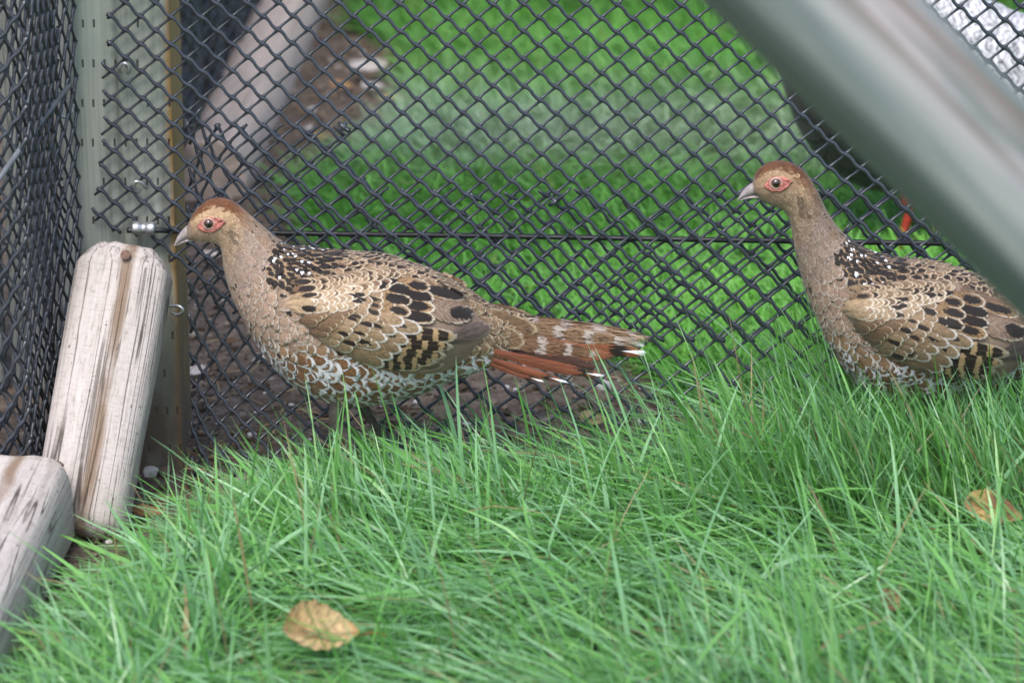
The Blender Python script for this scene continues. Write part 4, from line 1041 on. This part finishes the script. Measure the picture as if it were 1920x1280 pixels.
# ------------------------------------------------------------ the silver cock beyond the fence
def silver():
    Yb = 4.64
    st = [((1452, -335), (1455, -300), .010), ((1480, -372), (1490, -285), .021), ((1520, -374), (1515, -270), .024), ((1545, -340), (1512, -225), .025), ((1560, -290), (1500, -150), .030),
          ((1580, -220), (1482, -60), .042), ((1610, -150), (1468, 40), .058), ((1650, -95), (1462, 145), .074), ((1700, -62), (1490, 240), .086), ((1760, -38), (1548, 318), .090),
          ((1820, -18), (1632, 358), .090), ((1880, 8), (1725, 352), .083), ((1940, 38), (1820, 292), .068), ((2000, 72), (1910, 240), .048), ((2060, 102), (2000, 195), .028)]
    c0 = W(1690, 300, Yb); root = empty('silver_pheasant', (c0.x, Yb, 0)); tag(root, 'white black-lined cock pheasant with red legs behind the netting and brace pole', 'pheasant')
    loft = Loft(st, Yb); V, F = loft.mesh(36); F = outward_mesh(V, F); mk('body', V, F, M['down_black'], root); bvh = BVHTree.FromPolygons(V, F)
    WHITE = dict(base=(.66, .67, .71), tone=1.0, bar=(.03, .03, .035), freq=-4.0)
    BLK = dict(base=(.022, .022, .028), rim=(.03, .03, .045), rimw=.1)
    def typ(px, py, i, q, n):
        if i < 3.2: return BLK if q < .3 or q > .75 else dict(base=(.5, .05, .04))
        if i < 5.5: return dict(base=(.80, .80, .81)) if q < .6 else BLK
        return WHITE if q < .62 else BLK
    B = Feathers(); plume(B, loft, bvh, .6, loft.N-.2, lambda i, q: float(np.interp(i, [0, 3, 6, 10, 14], [12, 18, 34, 52, 50]))/1500, typ, lambda P: (0, 0), wfac=.8, lift=.004)
    B.build('plumage', root, 'stuff')
    tl = empty('tail', (0, 0, 0)); tl.parent = root; tl.location = W(2040, 140, Yb) - Vector(woff(root))
    for k in range(7):
        b1, b2 = Feathers(), Feathers(); y0 = .006+.004*k
        feather_px(b1, lambda px, py, t: W(px, py, Yb-(y0+.012*t)), (2000, 90+14*k), (2800-70*k, 210+70*k), 60, WHITE if k > 1 else dict(base=(.82, .82, .83)), 0, .0004, -10, (b2, Yb))
        b1.build('tail_feather', tl); b2.build('tail_feather', tl)
    bk = Loft([((1462, -338), (1470, -312), .008), ((1440, -330), (1448, -306), .006), ((1424, -312), (1428, -300), .003), ((1418, -296), (1420, -294), .0008)], Yb, 1, 4, 1.0); v, f = bk.mesh(16); mk('beak', v, outward_mesh(v, f), M['horn'], root)
    cr = [tube(crom([tuple(W(1490+6*k, -368, Yb+.004*(k-2))), tuple(W(1530+6*k, -405, Yb+.004*(k-2))), tuple(W(1590+5*k, -395+4*k, Yb+.004*(k-2)))], 4), np.linspace(.006, .0012, 9), 6) for k in range(5)]
    v, f = merge(cr); mk('crest', v, f, M['down_black'], root)
    for px, sgn in ((1708, -1), (1775, 1)):
        p = W(px, 310, Yb); y = Yb + sgn*.034; foot = W(px-32, 500, y)
        leg_parts(root, (p.x, y, p.z), (p.x-.005, y, p.z-.04), (p.x-.004, y, foot.z+.07), (foot.x, y, float(gz(foot.x, y))+.004), -1, M['red_leg'], None, 1.35)
silver()

# ------------------------------------------------------------ fallen leaves, feathers and litter
def leaf(px, py, size, ang, col, col2, label, tilt=(.2, .1), curl=.25, z=.0, stem=True, aspect=.62, Y=None, group=None):
    c = G(px, py, z) if Y is None else W(px, py, Y)
    nu, nv = 17, 31; V = []; F = []; col_l = []
    rot = Matrix.Rotation(ang, 3, 'Z') @ Matrix.Rotation(tilt[0], 3, 'X') @ Matrix.Rotation(tilt[1], 3, 'Y')
    for j in range(nv):
        t = j/(nv-1); w = aspect*.5*math.sin(math.pi*min(1, t**.8*1.0))**.8*(1-.25*t) + .002
        for i in range(nu):
            u = i/(nu-1)*2-1; e = 1+.05*math.sin(j*1.35+i) if abs(u) > .9 else 1
            x = (t-.5)*size; y = u*w*size*e; zz = size*(curl*.5*(u*u)*w*1.5 + curl*.5*(t-.5)**2 - .02*(1-abs(u))**6) + .002*mnoise.noise(Vector((x*60, y*60, px)))
            p = rot @ Vector((x, y, zz)); V.append((c.x+p.x, c.y+p.y, c.z+p.z))
            vein = .62 if abs(u) < .13 or (abs(((t*7+abs(u)*1.6) % 1)-.5) < .12 and .1 < t < .95) else 1.0
            k = .5+.9*mnoise.noise(Vector((x*45+px, y*45, py))); k = min(1, max(0, k)); k = k*k*(3-2*k)
            col_l.append([*((np.array(col)*(1-k)+np.array(col2)*k)*vein), 1])
    F = [(j*nu+i, j*nu+i+1, (j+1)*nu+i+1, (j+1)*nu+i) for j in range(nv-1) for i in range(nu-1)]
    V = np.array(V); n0 = len(V); V2 = V - np.array([0, 0, .0007])          # real thickness
    rim_ = [i for i in range(nu)] + [j*nu+nu-1 for j in range(1, nv)] + [(nv-1)*nu+i for i in range(nu-2, -1, -1)] + [j*nu for j in range(nv-2, 0, -1)]
    F2 = F + [tuple(n0+i for i in reversed(f)) for f in F] + [(a, n0+a, n0+b, b) for a, b in zip(rim_, rim_[1:]+rim_[:1])]
    base = tuple(c); o = mk_quads('fallen_leaf', np.concatenate([V, V2]), F2, M['leaf'], None, {'col': np.array(col_l+col_l)}, off=base); o.location = base
    tag(o, label, 'leaf', group)
    if stem:
        a, b, d = rot @ Vector((size*.49, 0, 0)), rot @ Vector((size*.68, size*.03, .004)), rot @ Vector((size*.9, -.02*size, .002))
        v, f = tube(crom([tuple(a), tuple(b), tuple(d)], 4), np.linspace(.0013, .0009, 9), 6)
        s_ = mk_quads('leaf_stem', v, [q for q in f if len(q) == 4], M['leaf'], o, {'col': np.tile([.36, .17, .06, 1], (len(v), 1))})
    return o
leaf(600, 1190, .074, R(10), (.78, .60, .33), (.62, .40, .17), 'large tan fallen leaf with a long stem lying in the long grass', (.60, .18), .85, .08, aspect=.78)
leaf(1862, 955, .062, R(-25), (.66, .47, .18), (.24, .13, .06), 'yellow-brown spotted fallen leaf caught upright in the grass', (.75, .35), .35, .08, stem=True)
leaf(1668, 1125, .045, R(60), (.46, .28, .16), (.36, .20, .10), 'small rusty leaf half sunk in the long grass', (.7, .1), .4, .075, stem=False)
leaf(1112, 785, .032, R(15), (.62, .52, .30), (.50, .38, .16), 'cream yellow leaf on the bare soil behind the netting', (.45, .1), .35, .012, stem=False, aspect=.8)
leaf(1150, 772, .022, R(75), (.58, .46, .24), (.5, .38, .16), 'small cream leaf standing against the net beside another leaf', (.7, .2), .3, .012, stem=False)
leaf(276, 962, .038, R(20), (.50, .24, .10), (.36, .15, .06), 'curled orange leaf on the soil at the foot of the post', (.4, .2), .7, .012, stem=False, aspect=.5)
leaf(306, 940, .030, R(40), (.24, .12, .06), (.15, .08, .04), 'dark brown curled leaf behind the orange one at the post foot', (.3, -.3), .7, .008, stem=False, aspect=.5)
leaf(545, 880, .026, R(10), (.40, .20, .10), (.28, .14, .07), 'reddish brown leaf where the grass meets the bare soil', (.35, .1), .5, .01, stem=False)
leaf(735, 185, .045, R(24), (.66, .48, .22), (.5, .33, .12), 'long buff leaf on the bare patch beyond the netting', (.35, .1), .3, .018, stem=False, aspect=.42)
leaf(640, 160, .036, R(-10), (.55, .29, .11), (.62, .40, .2), 'orange leaf on the bare patch beside the pale timber', (.45, .1), .3, .018, stem=False, aspect=.6)
leaf(600, 255, .030, R(30), (.55, .40, .18), (.4, .26, .1), 'faded yellow leaf on the soil beyond the net, near the timber', (.35, .1), .3, .012, stem=False)
leaf(950, 1020, .028, R(80), (.55, .38, .12), (.42, .26, .08), 'thin yellowed leaf strip caught in the middle of the grass', (.8, .3), .2, .06, stem=False, aspect=.2)
leaf(430, 640, .022, R(40), (.25, .14, .08), (.2, .1, .05), 'small dark leaf on the soil behind the net by the post', (.3, .1), .5, .008, stem=False)
def loose_feather(px, py, L, ang, col, label, tilt=.3, z=.006):
    B = Feathers(); c = G(px, py, z); rot = Matrix.Rotation(ang, 3, 'Z') @ Matrix.Rotation(tilt, 3, 'X')
    tr = np.linspace(0, 1, 10); wp = wprof(tr); wp[-1] = .1; uc = np.array([-1, -.5, 0, .5, 1.])
    g = np.zeros((10, 5, 3)); U = np.zeros((10, 5)); T = np.zeros((10, 5))
    for a, t in enumerate(tr):
        for b, u in enumerate(uc):
            p = rot @ Vector((L*(t-.5), L*.22*wp[a]*u, L*(.25*(t-.5)**2+.12*u*u))); g[a, b] = (c.x+p.x, c.y+p.y, c.z+p.z); U[a, b] = u*wp[a]; T[a, b] = t
    B.add(g, U, T, dict(base=col)); root_loc = tuple(c)
    o = mk_quads('loose_feather', np.concatenate(B.V), np.concatenate(B.Q), M['feather'], None, {k: np.concatenate(v) for k, v in B.A.items()}, off=root_loc); o.location = root_loc
    tag(o, label, 'feather')
loose_feather(362, 700, .040, .5, (.80, .80, .82), 'white fluffy feather on the soil against the net beside the post')
loose_feather(396, 480, .030, -.5, (.85, .85, .85), 'white feather behind the net under the pheasant throat', .6)
loose_feather(492, 668, .020, .2, (.80, .78, .74), 'tiny white feather by the net in front of the pheasant breast', .6)
loose_feather(1012, 792, .045, 1.3, (.42, .39, .40), 'grey feather leaning on the net below the chestnut tail', 1.0, .012)
loose_feather(690, 128, .060, .3, (.78, .78, .82), 'large white feather on the bare patch beyond the netting', .5, .02)
loose_feather(700, 165, .040, -.4, (.60, .60, .66), 'pale grey feather lying below the large white one on the bare patch', .3, .012)
loose_feather(772, 198, .030, 1.1, (.66, .62, .58), 'pale downy feather at the lawn edge of the bare patch', .7, .014)
loose_feather(398, 893, .030, .9, (.26, .25, .27), 'grey downy feather on the soil where the grass begins', .3)
def litter():
    V, F, Cc, o = [], [], [], 0
    ico = bmesh.new(); bmesh.ops.create_icosphere(ico, subdivisions=1, radius=1); iv = np.array([v.co[:] for v in ico.verts]); ifc = np.array([[v.index for v in f.verts] for f in ico.faces]); ico.free()
    n = 5200; x = rng.uniform(-.52, .55, n*3); y = rng.uniform(3.45, 5.9, n*3); m = soil_mask(x, y); k = (rng.random(n*3) < m) & ((x > -.42) | (y < 3.8)); x, y = x[k][:n], y[k][:n]
    pal = np.array([[.10, .075, .055], [.16, .12, .09], [.21, .165, .13], [.065, .047, .035], [.13, .105, .09], [.26, .22, .18]])
    for a, b in zip(x, y):
        s = min(.012, rng.lognormal(math.log(.0027), .55)); v = iv*(1+.45*(rng.random((len(iv), 1))-.5))*np.array([1, .8, .6])*s
        th = rng.random()*6.28; v = v @ np.array([[math.cos(th), math.sin(th), 0], [-math.sin(th), math.cos(th), 0], [0, 0, 1]])
        V.append(v + [a, b, float(gz(a, b))+s*.3]); F.append(ifc+o); o += len(iv)
        c = pal[rng.integers(len(pal))]*rng.uniform(.8, 1.2)
        if rng.random() < .05: c = np.array([.62, .60, .58])
        Cc.append(np.tile([*c, 1], (len(iv), 1)))
    Qs = []
    for _ in range(420):                       # straw, twigs and roots
        a, b = x[rng.integers(len(x))], y[rng.integers(len(y))]
        th = rng.random()*6.28; L = rng.uniform(.015, .06); z = float(gz(a, b))
        p = [(a, b, z+.002), (a+L*.5*math.cos(th), b+L*.5*math.sin(th), z+rng.uniform(.003, .012)), (a+L*math.cos(th+.4), b+L*math.sin(th+.4), z+rng.uniform(.001, .010))]
        v, f = tube(crom(p, 3), rng.uniform(.0004, .0012), 4, False); V.append(v); Qs += [tuple(i+o for i in q) for q in f]; o += len(v)
        c = np.array([[.40, .31, .19], [.20, .14, .09], [.11, .075, .05]][rng.integers(3)])*rng.uniform(.8, 1.2); Cc.append(np.tile([*c, 1], (len(v), 1)))
    ob = mk_quads('soil_litter', np.concatenate(V), Qs, M['litter'], None, {'col': np.concatenate(Cc)}, T=np.concatenate(F), smooth=False)
    tag(ob, 'crumbs of earth, straw and white droppings on the bare strip', 'litter', kind='stuff')
litter()
